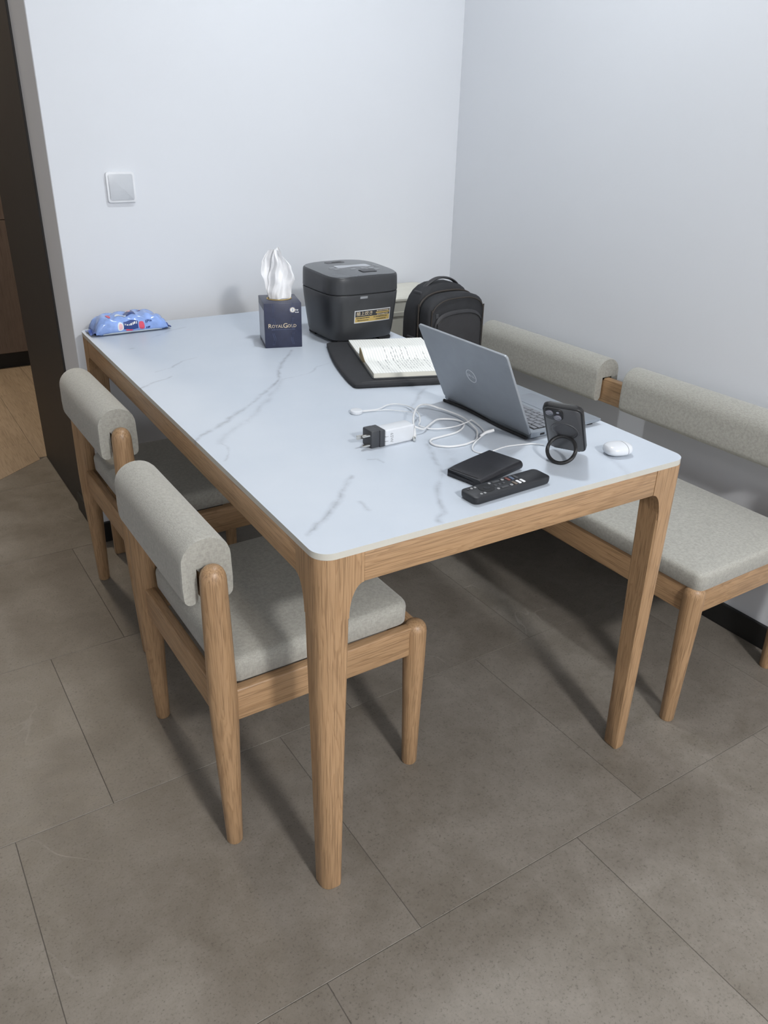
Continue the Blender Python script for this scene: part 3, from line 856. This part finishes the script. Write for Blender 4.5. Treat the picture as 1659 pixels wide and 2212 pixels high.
# ------------------------------------------------------------------ backpack on the bench
bag = thing('backpack', 'black backpack standing on the bench behind the laptop', 'backpack', (1.060, 1.108, .4365), R(2))
def arch(w, h, r_top, r_bot, n=14, taper=0.0):
    """upright outline x,z with a round top"""
    pts = []
    for i in range(n+1):
        a = R(180-180*i/n); pts.append((math.copysign(abs(math.cos(a))**.72, math.cos(a))*w/2, h-r_top+r_top*math.sin(a)**.85 if math.sin(a) > 0 else h-r_top))
    wb = w/2*(1+taper)
    for i in range(5):
        a = R(0-90*i/4); pts.append((wb-r_bot+r_bot*math.cos(a), r_bot+r_bot*math.sin(a)))
    for i in range(5):
        a = R(270-90*i/4); pts.append((-wb+r_bot+r_bot*math.cos(a), r_bot+r_bot*math.sin(a)))
    return pts
def bag_body(w, h, rt, rb, y0, y1, er, taper=.0, cz=None, lean=0):
    base = arch(w, h, rt, rb, taper=taper); cz = cz or h*.5; rows = []
    for y, k in ((y0, 1-er*1.6/w*2), (y0+er*.25, 1-er*.7/w*2), (y0+er*.6, 1-er*.25/w*2), (y0+er, 1), (y1-er, 1), (y1-er*.6, 1-er*.25/w*2), (y1-er*.25, 1-er*.7/w*2), (y1, 1-er*1.6/w*2)):
        rows.append([(x*k, y+lean*z, cz+(z-cz)*k) for x, z in base])
    return loft(rows)
build('main_compartment', bag_body(.228, .440, .12, .03, .0, .090, .018, .01), 'bag_cloth', bag, ang=50)
build('front_compartment', bag_body(.224, .418, .058, .03, -.060, .004, .015, .01), 'bag_cloth', bag, ang=50)
pk = build('front_pocket', bag_body(.190, .372, .05, .025, -.070, -.055, .007), 'bag_trim', bag, ang=50)
def arch_path(w, h, rt, y, z_low):
    a = [(x, y, z) for x, z in arch(w, h, rt, .03)[:15]]
    return catmull([(-w/2, y, z_low)]+a+[(w/2, y, z_low)], 3)
build('zipper', tube(arch_path(.222, .420, .059, -.001, .06), .0030, 6), 'zip_brown', bag)
build('zipper', tube(arch_path(.206, .407, .054, -.0585, .06), .0020, 6), 'zip_brown', bag)
build('pocket_seam', tube(arch_path(.178, .362, .046, -.0698, .06), .0014, 5), 'case_black', pk)
hp = catmull([(-.086, .045, .392), (-.068, .042, .420), (-.036, .040, .444), (0, .040, .4525), (.044, .040, .444), (.076, .042, .418), (.096, .048, .370)], 7)
build('handle', tube([tuple(p) for p in hp], .0095, 8, False, 1.0, .4), 'bag_trim', bag)
build('handle_patch', bm_box(-.088, -.052, .022, .062, .398, .418, .004, 2), 'bag_trim', bag)
for s in (-1, 1):
    build('side_strap', xform(bm_box(-.004, .004, .010, .045, .13, .285, .002, 1), Matrix.Translation((s*.117, 0, 0))), 'bag_trim', bag)
    sp = catmull([(s*.04, .100, .40), (s*.045, .118, .36), (s*.055, .118, .20), (s*.075, .100, .05)], 8)
    build('shoulder_strap', tube([tuple(p) for p in sp], .024, 10, False, 1, .28), 'bag_trim', bag)
build('zip_pull', bm_box(-.103, -.097, -.064, -.058, .06, .085, .001, 1), 'zip_brown', bag)
build('badge', bm_box(-.088, -.078, -.0615, -.0575, .352, .366, .001, 1), 'remote_button', bag)

# ------------------------------------------------------------------ laptop sleeve and notebook
SV = thing('laptop_sleeve', 'flat black padded laptop sleeve lying under the open notebook', 'sleeve', (.465, .676, TH), R(-19.6))
SW, SLn = .258, .395
def sleeve_outline(n=16):
    pts = []
    # from near-left counter-clockwise: near edge, right edge, far edge, left edge (slightly bowed)
    for x, y in ((.012, 0), (SW-.014, 0), (SW-.004, .004), (SW, .014), (SW, SLn-.014), (SW-.004, SLn-.004), (SW-.014, SLn), (.020, SLn+.002), (.004, SLn+.004), (-.003, SLn-.004)): pts.append((x, y))
    for i in range(1, 10):
        s = i/10; pts.append((-.003+.013*math.sin(math.pi*s)*(-1 if False else 1)*.0-.010*math.sin(math.pi*s), SLn-.004-(SLn-.012)*s))
    pts += [(0, .008), (.004, .002)]
    return pts
so = sleeve_outline()
def inset(poly, d):
    cx = sum(p[0] for p in poly)/len(poly); cy = sum(p[1] for p in poly)/len(poly)
    return [(cx+(x-cx)*(1-d/.15), cy+(y-cy)*(1-d/.22)) for x, y in poly]
lift = lambda x, y: 0.0
secs = [[(x, y, .0004+lift(x, y)) for x, y in inset(so, .004)]]
for z, d in ((.0035, .0006), (.0070, 0), (.0105, .0010), (.0125, .006), (.0130, .014)): secs.append([(x, y, z+lift(x, y)) for x, y in inset(so, d)])
build('pouch', loft(secs), 'sleeve_cloth', SV, ang=50)
build('flap_edge', tube([(.022, .012, .0118), (.10, .012, .0132), (SW-.015, .012, .0120)], .0018, 6), 'bag_trim', SV)

NB = thing('open_notebook', 'open ruled notebook with handwriting lying on the black sleeve', 'notebook', (.5265, .686, TH+.0135), R(-19.9))
NW, NH = .213, .345           # NW along local x (page height), NH along local y (two page widths)
build('cover', prism([(x+NW/2, y+NH/2) for x, y in rrect(NW+.004, NH+.004, .008, 5)], 0, .0022, .0008, 2), 'notebook_cover', NB)
def block_top(y):
    if y < .012: return .0130+.0008*y/.012
    if y < .10: return .0138
    if y < .172:
        s = (y-.10)/.072; return .0138+.0190*(s*s*(3-2*s))
    return .0328
def fold_y(s):   # near pages: profile from near edge to spine, then curled back down
    pass
near = [(.002, .0024)]+[(.002+.172*i/24, block_top(.172*i/24)) for i in range(25)]
near += [(.1785, .0300), (.1815, .0220), (.181, .0130), (.179, .0060), (.178, .0024)]
bm_ = loft([[(x, y, z) for y, z in near] for x in (0.001, NW-.001)])
bmesh.ops.triangulate(bm_, faces=[f for f in bm_.faces if len(f.verts) > 4])
build('page_block', bm_, 'page_cream', NB)
# raised tan underside lens at the open end of the curl
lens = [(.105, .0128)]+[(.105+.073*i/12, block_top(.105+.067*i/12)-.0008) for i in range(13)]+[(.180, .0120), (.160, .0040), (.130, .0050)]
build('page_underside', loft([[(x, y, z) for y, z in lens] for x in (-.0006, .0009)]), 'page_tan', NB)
def near_page(u, v): y = .0025+.1735*v; return (.0005+(NW-.001)*u, y, block_top(y)+.0006)
b = thick_grid(near_page, 6, 40, (0, 0, .0003))
build('page', b, 'ruled_page', NB)
build('page_block', bm_box(.001, NW-.001, .183, NH-.002, .0023, .0085, .0006, 1), 'page_cream', NB)
def far_page(u, v):
    y = .1775+(NH-.180)*v; return (.0005+(NW-.001)*u, y, .0090+.0045*max(0, 1-v*3.2)**2)
b = thick_grid(far_page, 6, 30, (0, 0, .0003))
build('page', b, 'ruled_page', NB)
# handwriting: ink ribbons on the ruled lines
rb = bmesh.new(); rng = random.Random(3)
def ztop(y): return block_top(y)+.0009 if y < .176 else .0093+.0045*max(0, 1-((y-.1775)/(NH-.180))*3.2)**2
def stroke(x, y0, n):
    y = y0; pts = []
    for i in range(n):
        y += rng.uniform(.0009, .0022); pts.append((x+rng.uniform(-.0021, .0021), y))
    for (xa, ya), (xb, yb) in zip(pts, pts[1:]):
        d = Vector((xb-xa, yb-ya)); 
        if d.length < 1e-6: continue
        nrm = Vector((-d.y, d.x)).normalized()*.00028
        if yb > NH-.006: break
        q = [(xa-nrm.x, ya-nrm.y), (xb-nrm.x, yb-nrm.y), (xb+nrm.x, yb+nrm.y), (xa+nrm.x, ya+nrm.y)]
        rb.faces.new([rb.verts.new((a, c, ztop(c)+.0003)) for a, c in q])
for ln in range(4, 28):
    x = .0072*ln+.0036
    y = rng.choice((.022, .03, .045, .060))
    end = rng.uniform(.09, .168) if rng.random() < .85 else .05
    if rng.random() < .12: continue
    while y < end:
        n = rng.randint(3, 12); stroke(x, y, n); y += n*.0016+rng.uniform(.003, .007)
for ln in range(6, 28, 3):
    if rng.random() < .5: stroke(.0072*ln+.0036, .184, rng.randint(3, 9))
ink = build('handwriting', rb, 'ink', NB); ink['kind'] = 'stuff'

# ------------------------------------------------------------------ laptop
LX, LY0, LY1 = .606, .206, .503
LP = thing('laptop', 'open silver grey laptop seen from behind its raised lid', 'laptop', (LX, (LY0+LY1)/2, TH), 0)
LWd, LDp = LY1-LY0, .208        # width along y, depth along x
hw = LWd/2
def base_sec(x, z0, z1): return [(x, y, z) for y, z in ((-hw+.004, z0), (hw-.004, z0), (hw, z0+.003), (hw, z1-.001), (hw-.001, z1), (-hw+.001, z1), (-hw, z1-.001), (-hw, z0+.003))]
def deck_z(x): return .0175-.0035*x/LDp
build('base', loft([base_sec(.004, .004, deck_z(0)-.002), base_sec(.006, .003, deck_z(0)), base_sec(.10, .003, deck_z(.10)), base_sec(LDp-.003, .0055, deck_z(LDp)), base_sec(LDp, .0085, deck_z(LDp)-.001)]), 'laptop_deck', LP)
for y in (-hw+.02, hw-.02): build('foot', bm_box(LDp-.03, LDp-.015, y-.012, y+.012, 0, .0062, .001, 1), 'rubber_black', LP)
slope = math.atan(.0035/LDp)
def on_deck(bm): return xform(bm, Matrix.Translation((0, 0, deck_z(0))) @ Matrix.Rotation(slope, 4, 'Y'))
kb = build('keyboard', on_deck(bm_box(.022, .112, -.136, .136, -.0004, .0006, .0003, 1)), 'key_black', LP)
kmesh = {}
def key(cx, cy, dx, dy):
    k = (round(dx, 4), round(dy, 4))
    if k not in kmesh:
        b = loft([[(x, y, z) for x, y in rrect(dx-e, dy-e, .0012, 2)] for z, e in ((0, 0), (.0009, 0), (.0012, .0006))])
        bmesh.ops.recalc_face_normals(b, faces=b.faces); me = bpy.data.meshes.new('key'); b.to_mesh(me); b.free(); me.materials.append(MATS['key_grey']); kmesh[k] = me
    o = link_obj('key', kmesh[k], None, kb, (cx, cy, deck_z(cx)+.0006)); o.rotation_euler = (0, slope, 0)
rows_y = [[(1,)]*0]
pitch = .0186
for r in range(6):
    cx = .031+r*.0148
    if r == 0: widths = [1]*14
    elif r == 1: widths = [1]*13+[1.4]
    elif r == 2: widths = [1.4]+[1]*13
    elif r == 3: widths = [1.7]+[1]*11+[1.7]
    elif r == 4: widths = [2.2]+[1]*10+[2.2]
    else: widths = [1.2, 1, 1, 1.2, 5, 1.2, 1, 1, 1, 1]
    tot = sum(widths); sc = .268/tot; y = .134
    for wd in widths:
        dy = wd*sc; key(cx, y-dy/2, .0128 if r else .0095, dy-.0028); y -= dy
tp = build('touchpad', on_deck(rslab(.064, .105, .003, -.0003, .0005, .0002)), 'touchpad', LP, (.159, .004, 0))
tp.location.z = -math.tan(slope)*.159
build('side_port', bm_box(.030, .042, -hw-.0004, -hw+.002, .008, .0125), 'key_black', LP)
build('side_port', bm_box(.058, .067, -hw-.0004, -hw+.002, .008, .0115), 'key_black', LP)
TILT = R(25.5); LH = .197
lid_mat_ = Matrix.Translation((.006, 0, .0135)) @ Matrix.Rotation(-TILT, 4, 'Y')
# lid local: z up along lid, x = thickness (toward screen +)
outline = [(y, z) for y, z in rrect(LWd, LH, .0075, 6, 0, LH/2)]
lid = build('lid', xform(loft([[(x, y*k, LH/2+(z-LH/2)*k) for y, z in outline] for x, k in ((-.0050, .994), (-.0042, 1), (-.0002, 1), (0, .998))]), lid_mat_), 'laptop_metal', LP)
build('screen', xform(prism([(y, z) for y, z in rrect(LWd-.006, LH-.008, .005, 4, 0, LH/2)], 0, .0006), lid_mat_ @ Matrix(((0,0,1,0),(1,0,0,0),(0,1,0,0),(0,0,0,1)))), 'screen_black', LP)
logoM = lid_mat_ @ frame_mat((-.0052, 0, LH*.53), (0, -1, 0), (0, 0, 1))
ringp = [(.0155*math.cos(2*math.pi*i/40), .0155*math.sin(2*math.pi*i/40), 0) for i in range(40)]
lg = build('logo', xform(tube(ringp, .0009, 6, True), logoM), 'logo_silver', lid)
build('lettering', xform(text_bm('D', .0095, .0002), logoM @ Matrix.Translation((-.0095, 0, 0))), 'logo_silver', lid)
build('lettering', xform(text_bm('E', .0095, .0002), logoM @ Matrix.Translation((-.0026, .0003, 0)) @ Matrix.Rotation(R(35), 4, 'Z')), 'logo_silver', lid)
build('lettering', xform(text_bm('LL', .0095, .0002), logoM @ Matrix.Translation((.0072, 0, 0))), 'logo_silver', lid)
strip = []
for i in range(25):
    s = i/24; strip.append((-.001-.0025*math.sin(s*7+.4), -hw+.006+s*(LWd-.012), .0042+.0014*math.sin(s*9+1)))
build('hinge_strip', tube(strip, .0036, 8), 'rubber_black', LP)

# ------------------------------------------------------------------ phone with ring stand
PU = Vector((.52, -.854, 0)).normalized(); PN = Vector((-PU.y*-1, 0, 0))
PN = Vector((-.854, -.52, 0)).normalized()
PT = R(39); PD = PN*math.sin(PT)+Vector((0, 0, math.cos(PT)))      # up along the phone
PB = PU.cross(PD)                                                   # normal candidate
if PB.dot(PN) < 0: PB = -PB
PBack = (PN*math.cos(PT)-Vector((0, 0, math.sin(PT))))              # outward normal of the back
ph = thing('smartphone', 'smartphone in a smoky black case propped on its ring stand', 'phone', (.632, .122, TH), 0)
def PM(x, y, z=0):   # x across, y up the phone, z out of the back
    o = PU*x+PD*y+PBack*z+Vector((0, 0, .0066)); return frame_mat(o, PU, PD, PBack)
PW, PH_ = .0755, .150
def pslab(w, h, r, z0, z1, x, y, bev=.001, seg=2): return xform(prism(rrect(w, h, r, 7), z0, z1, bev, seg), PM(x, y))
build('case_bumper', pslab(PW, PH_, .0125, -.010, .0005, 0, PH_/2, .0024, 3), 'case_black', ph)
build('case_back', pslab(PW-.007, PH_-.007, .010, .0002, .0014, 0, PH_/2, .0004), 'case_smoke', ph)
build('screen', pslab(PW-.008, PH_-.008, .010, -.0104, -.0098, 0, PH_/2, .0001), 'screen_black', ph)
build('magnet_ring', xform(tube([(.0265*math.cos(2*math.pi*i/48), .0265*math.sin(2*math.pi*i/48), 0) for i in range(48)], .0012, 6, True, 1, 1), PM(0, .072, .0013)), 'case_smoke_dark', ph)
build('magnet_disc', pslab(.046, .046, .0229, .0008, .0018, 0, .072, .0003), 'case_smoke_dark', ph)
isl = build('camera_island', pslab(.036, .036, .011, .0005, .0032, -.0165, PH_-.0235, .0008), 'case_black', ph)
for dx, dy in ((-.0075, .0065), (.0075, -.0065)):
    build('lens', xform(lathe([(.0072, 0), (.0072, .0038), (.0064, .0042), (.0060, .0036), (.0002, .0036)], 24), PM(-.0165+dx, PH_-.0235+dy, .0012)), 'lens_glass', isl)
    build('lens_ring', xform(tube([(.0068*math.cos(2*math.pi*i/28), .0068*math.sin(2*math.pi*i/28), .0042) for i in range(28)], .0006, 5, True), PM(-.0165+dx, PH_-.0235+dy, .0012)), 'lens_ring', isl)
build('flash', xform(lathe([(.003, 0), (.003, .0034), (.0002, .0036)], 16), PM(-.0165+.0085, PH_-.0235+.0085, .0005)), 'lens_ring', isl)
# ring stand: hinge on the lower back, foot on the table
hinge_pt = PU*.0+PD*.052+PBack*.0022+Vector((0, 0, .0066))
foot = Vector((-.062+.0, -.043, .0028))
foot = hinge_pt+ (Vector((-.062, -.042, .0028))-hinge_pt).normalized()*.0615
k_ = (hinge_pt.z-.0030)
dirh = PN*1.0
import math as _m
L_ = .0610; hor = _m.sqrt(max(0, L_**2-k_**2)); foot = Vector((hinge_pt.x, hinge_pt.y, 0))+dirh*hor*.78+Vector((0, 0, .0030))
L2 = (foot-hinge_pt).length
cen = (foot+hinge_pt)/2; ax = (hinge_pt-foot).normalized()
rr_ = L2/2
rp = [cen+PU*(rr_*math.cos(2*math.pi*i/48))+ax*(rr_*math.sin(2*math.pi*i/48)) for i in range(48)]
build('ring_stand', tube([tuple(p) for p in rp], .0038, 8, True, 1, 1), 'case_black', ph)
build('ring_hinge', xform(bm_box(-.009, .009, -.003, .003, .0, .004, .001, 1), PM(0, .052, .0012)), 'case_black', ph)

# ------------------------------------------------------------------ earbud case
ec = thing('earbud_case', 'glossy white rounded earbud case near the right corner of the table', 'earbud case', (.7145, .0655, TH), R(-16))
EA, EB, EC = .0285, .0240, .0122
def pebble(x0, x1, grow=0, n=20, m=36):
    rows = []
    for i in range(n+1):
        x = x0+(x1-x0)*i/n
        k = max(1e-3, 1-abs(x/EA)**2.6)**(1/2.6)
        rows.append([(x, (EB+grow)*k*math.copysign(abs(math.cos(t))**.85, math.cos(t)), EC+(EC+grow)*(k**.8)*math.copysign(abs(math.sin(t))**.85, math.sin(t))) for t in [2*math.pi*j/m for j in range(m)]])
    return loft(rows)
build('case_body', pebble(-EA*.9999, .0109), 'white_plastic', ec, ang=60)
build('seam', pebble(.0105, .0123, -.0004, 2), 'adapter_grey', ec, ang=60)
build('case_lid', pebble(.0119, EA*.9999), 'white_plastic', ec, ang=60)

# ------------------------------------------------------------------ wallet
wl = thing('wallet', 'folded black leather wallet behind the remote control', 'wallet', (.424, .124, TH), R(13))
def wallet_half(z0, z1, x0, x1, y0, y1): return bm_box(x0, x1, y0, y1, z0, z1, .0022, 3)
ux, uy = .063, .040
prof = []
for i in range(9):      # rounded fold on the near (-y) side
    a = R(90+180*i/8); prof.append((-uy+.0085+.0085*math.cos(a), .0092+.0090*math.sin(a)))
outer = [(uy, .0170)]+prof+[(uy, .0004), (uy, .0072), (-uy+.012, .0078), (-uy+.009, .0092), (-uy+.012, .0106), (uy, .0108)]
rows = []
for x, dz in ((-ux, -.0035), (-ux+.003, -.0028), (-ux+.02, -.001), (0, 0), (ux-.003, .0003), (ux, 0)):
    rows.append([(x, y, z+(dz if z > .009 else 0)) for y, z in outer])
b = loft(rows); bmesh.ops.triangulate(b, faces=[f for f in b.faces if len(f.verts) > 4])
build('leather_cover', b, 'leather', wl, ang=40)
build('card_pocket', bm_box(-ux+.004, ux-.004, -uy+.014, uy-.002, .0080, .0104, .0004, 1), 'rubber_black', wl)
build('stitching', tube([(-ux+.004, -uy+.012, .0163), (-ux+.004, uy-.004, .0150)], .0005, 5), 'bag_trim', wl)

# ------------------------------------------------------------------ remote control
rm = thing('remote_control', 'slim black television remote control at the front edge of the table', 'remote', (.4065, .0440, TH), R(1.8))
RL, RW = .180, .0455
build('body', loft([[(x, y, z) for x, y in rrect(RL-e, RW-e, .009, 7)] for z, e in ((.0004, .007), (.0025, .0025), (.006, .0006), (.0125, 0), (.0145, .0008), (.0156, .004))]), 'remote_black', rm)
def rbtn(x, y, w_, d_, mat, name='button', r=None, h=.0012):
    r = r if r is not None else min(w_, d_)*.49
    return build(name, prism([(a+x, c+y) for a, c in rrect(w_, d_, r, 4)], .0154, .0156+h, .0003, 1), mat, rm)
rbtn(-.047, .001, .030, .030, 'case_black', 'direction_pad', h=.0009); rbtn(-.047, .001, .012, .012, 'remote_black', 'ok_button', h=.0016)
for x, y in ((-.079, .013), (-.071, .013), (-.063, .013), (-.070, -.013), (-.062, -.013)): rbtn(x, y, .0050, .0050, 'remote_button' if x < -.075 else 'remote_white')
for x in (-.026, -.016, -.006): rbtn(x, .001, .0052, .0052, 'remote_button')
for y in (.013, -.012):
    rbtn(-.030, y, .0055, .0055, 'remote_white'); rbtn(-.015, y, .017, .0050, 'remote_button'); rbtn(.001, y, .0060, .0060, 'remote_white')
for x, y, m in ((.011, .010, 'remote_red'), (.011, -.009, 'remote_tan'), (.0205, .010, 'remote_blue'), (.0205, -.009, 'print_white'), (.030, .010, 'remote_button'), (.030, -.009, 'print_white')):
    rbtn(x, y, .0055, .0125, m, 'app_button', .0015)

# ------------------------------------------------------------------ charger, plug adapter, cables
cg = thing('wall_charger', 'white box charger lying by the cables, plugged into a black adapter', 'charger', (.3665, .345, TH), R(1))
bx = bm_box(-.0355, .0355, -.0165, .0165, 0, .0345, .0032, 3)
bd = build('body', bx, 'white_plastic', cg)
build('lettering', xform(text_bm('65W', .0100, .0001), frame_mat((-.0205, -.0167, .0165), (0, 0, -1), (1, 0, 0), (0, -1, 0))), 'button_grey', bd)
for z in (.0105, .0205): build('groove', bm_box(-.0358, -.0285, -.0168, .0120, z-.0004, z+.0004), 'button_grey', bd)
build('port', bm_box(.0352, .0358, -.007, .003, .020, .0232), 'key_black', bd)
build('plug', bm_box(.0352, .052, .006, .0135, .0150, .0215, .0016, 2), 'white_plastic', cg)
pa_ = thing('plug_adapter', 'black three-pin plug adapter with metal pins on the white charger', 'adapter', (.3115, .3480, TH), R(1))
build('body', merge(bm_box(-.0130, .0078, -.0185, .0160, .0004, .0370, .0030, 2), bm_box(.0070, .0190, -.0200, .0165, .0002, .0360, .0020, 2)), 'adapter_grey', pa_)
build('pin', bm_box(-.0330, -.0125, .0030, .0075, .0160, .0245, .0008, 1), 'chrome', pa_)
build('pin', bm_box(-.0290, -.0125, -.0150, -.0085, .0255, .0295, .0008, 1), 'chrome', pa_)
build('pin', bm_box(-.0290, -.0125, -.0150, -.0085, .0050, .0090, .0008, 1), 'chrome', pa_)

def cable(pts, rad, z=None):
    path = catmull([(p[0], p[1], TH+(p[2] if len(p) > 2 else rad+.0003)) for p in pts], 7)
    return tube([tuple(p) for p in path], rad, 8)
cb = thing('charging_cable', 'loosely coiled white charging cable with small connectors between charger and laptop', 'cable')
build('cord', cable([(.4185, .3505, .012), (.437, .384, .020), (.462, .414, .026), (.492, .440, .026), (.522, .449, .020), (.543, .440, .012), (.555, .417, .009), (.561, .377, .008), (.553, .338, .008), (.545, .304, .0045), (.533, .285), (.512, .262), (.497, .257), (.472, .253), (.440, .259), (.421, .277), (.420, .295), (.433, .309), (.462, .312), (.500, .316), (.530, .330, .004), (.548, .355, .0045), (.538, .380, .005), (.512, .394, .005), (.488, .384, .005), (.462, .366, .006), (.440, .352, .009), (.420, .3545, .018)], .0021), 'cable_white', cb)
build('connector', tube([(.4205, .3545, TH+.0135), (.4085, .3370, TH+.0085), (.402, .328, TH+.0065)], [.0024, .0040, .0040], 10), 'cable_white', cb)
build('connector_tip', tube([(.402, .328, TH+.0065), (.3965, .3195, TH+.0045)], .0029, 8), 'chrome', cb)
wc = thing('watch_charger', 'round white charging puck with a thin looping white cord', 'charger', (.382, .527, TH))
build('puck', lathe([(.0125, 0), (.0140, .0012), (.0142, .0062), (.0128, .0078), (.0100, .0082), (.0002, .0078)], 32), 'white_plastic', wc)
def rel(pts): return [(p[0]-.382, p[1]-.527)+tuple(p[2:]) for p in pts]
def wc_cable(pts, rad):
    path = catmull([(p[0], p[1], p[2] if len(p) > 2 else rad+.0003) for p in rel(pts)], 7); return tube([tuple(p) for p in path], rad, 8)
build('cord', wc_cable([(.3945, .5245, .004), (.434, .519, .003), (.465, .530, .004), (.488, .527, .004), (.501, .502, .005), (.494, .463, .010), (.478, .420, .012), (.465, .398, .008), (.452, .380, .005), (.470, .352, .004), (.510, .336, .007), (.548, .338, .0105), (.570, .352, .006), (.566, .316, .003), (.549, .281, .003), (.523, .262, .006), (.500, .248, .006), (.482, .236, .004), (.471, .219), (.476, .201), (.490, .195), (.510, .200), (.545, .203, .002), (.5875, .193, .002), (.600, .188, .002), (.6165, .172, .002)], .0014), 'cable_white', wc)
build('cord', wc_cable([(.3935, .5205, .003), (.418, .516, .003), (.451, .504, .003), (.474, .478, .004), (.486, .448, .008)], .0009), 'cable_white', wc)
build('plug', tube([(p[0]-.382, p[1]-.527, p[2]) for p in ((.5575, .2625, .0150), (.540, .2660, .0120), (.522, .2620, .0090))], [.0034, .0034, .0022], 10), 'cable_white', wc)
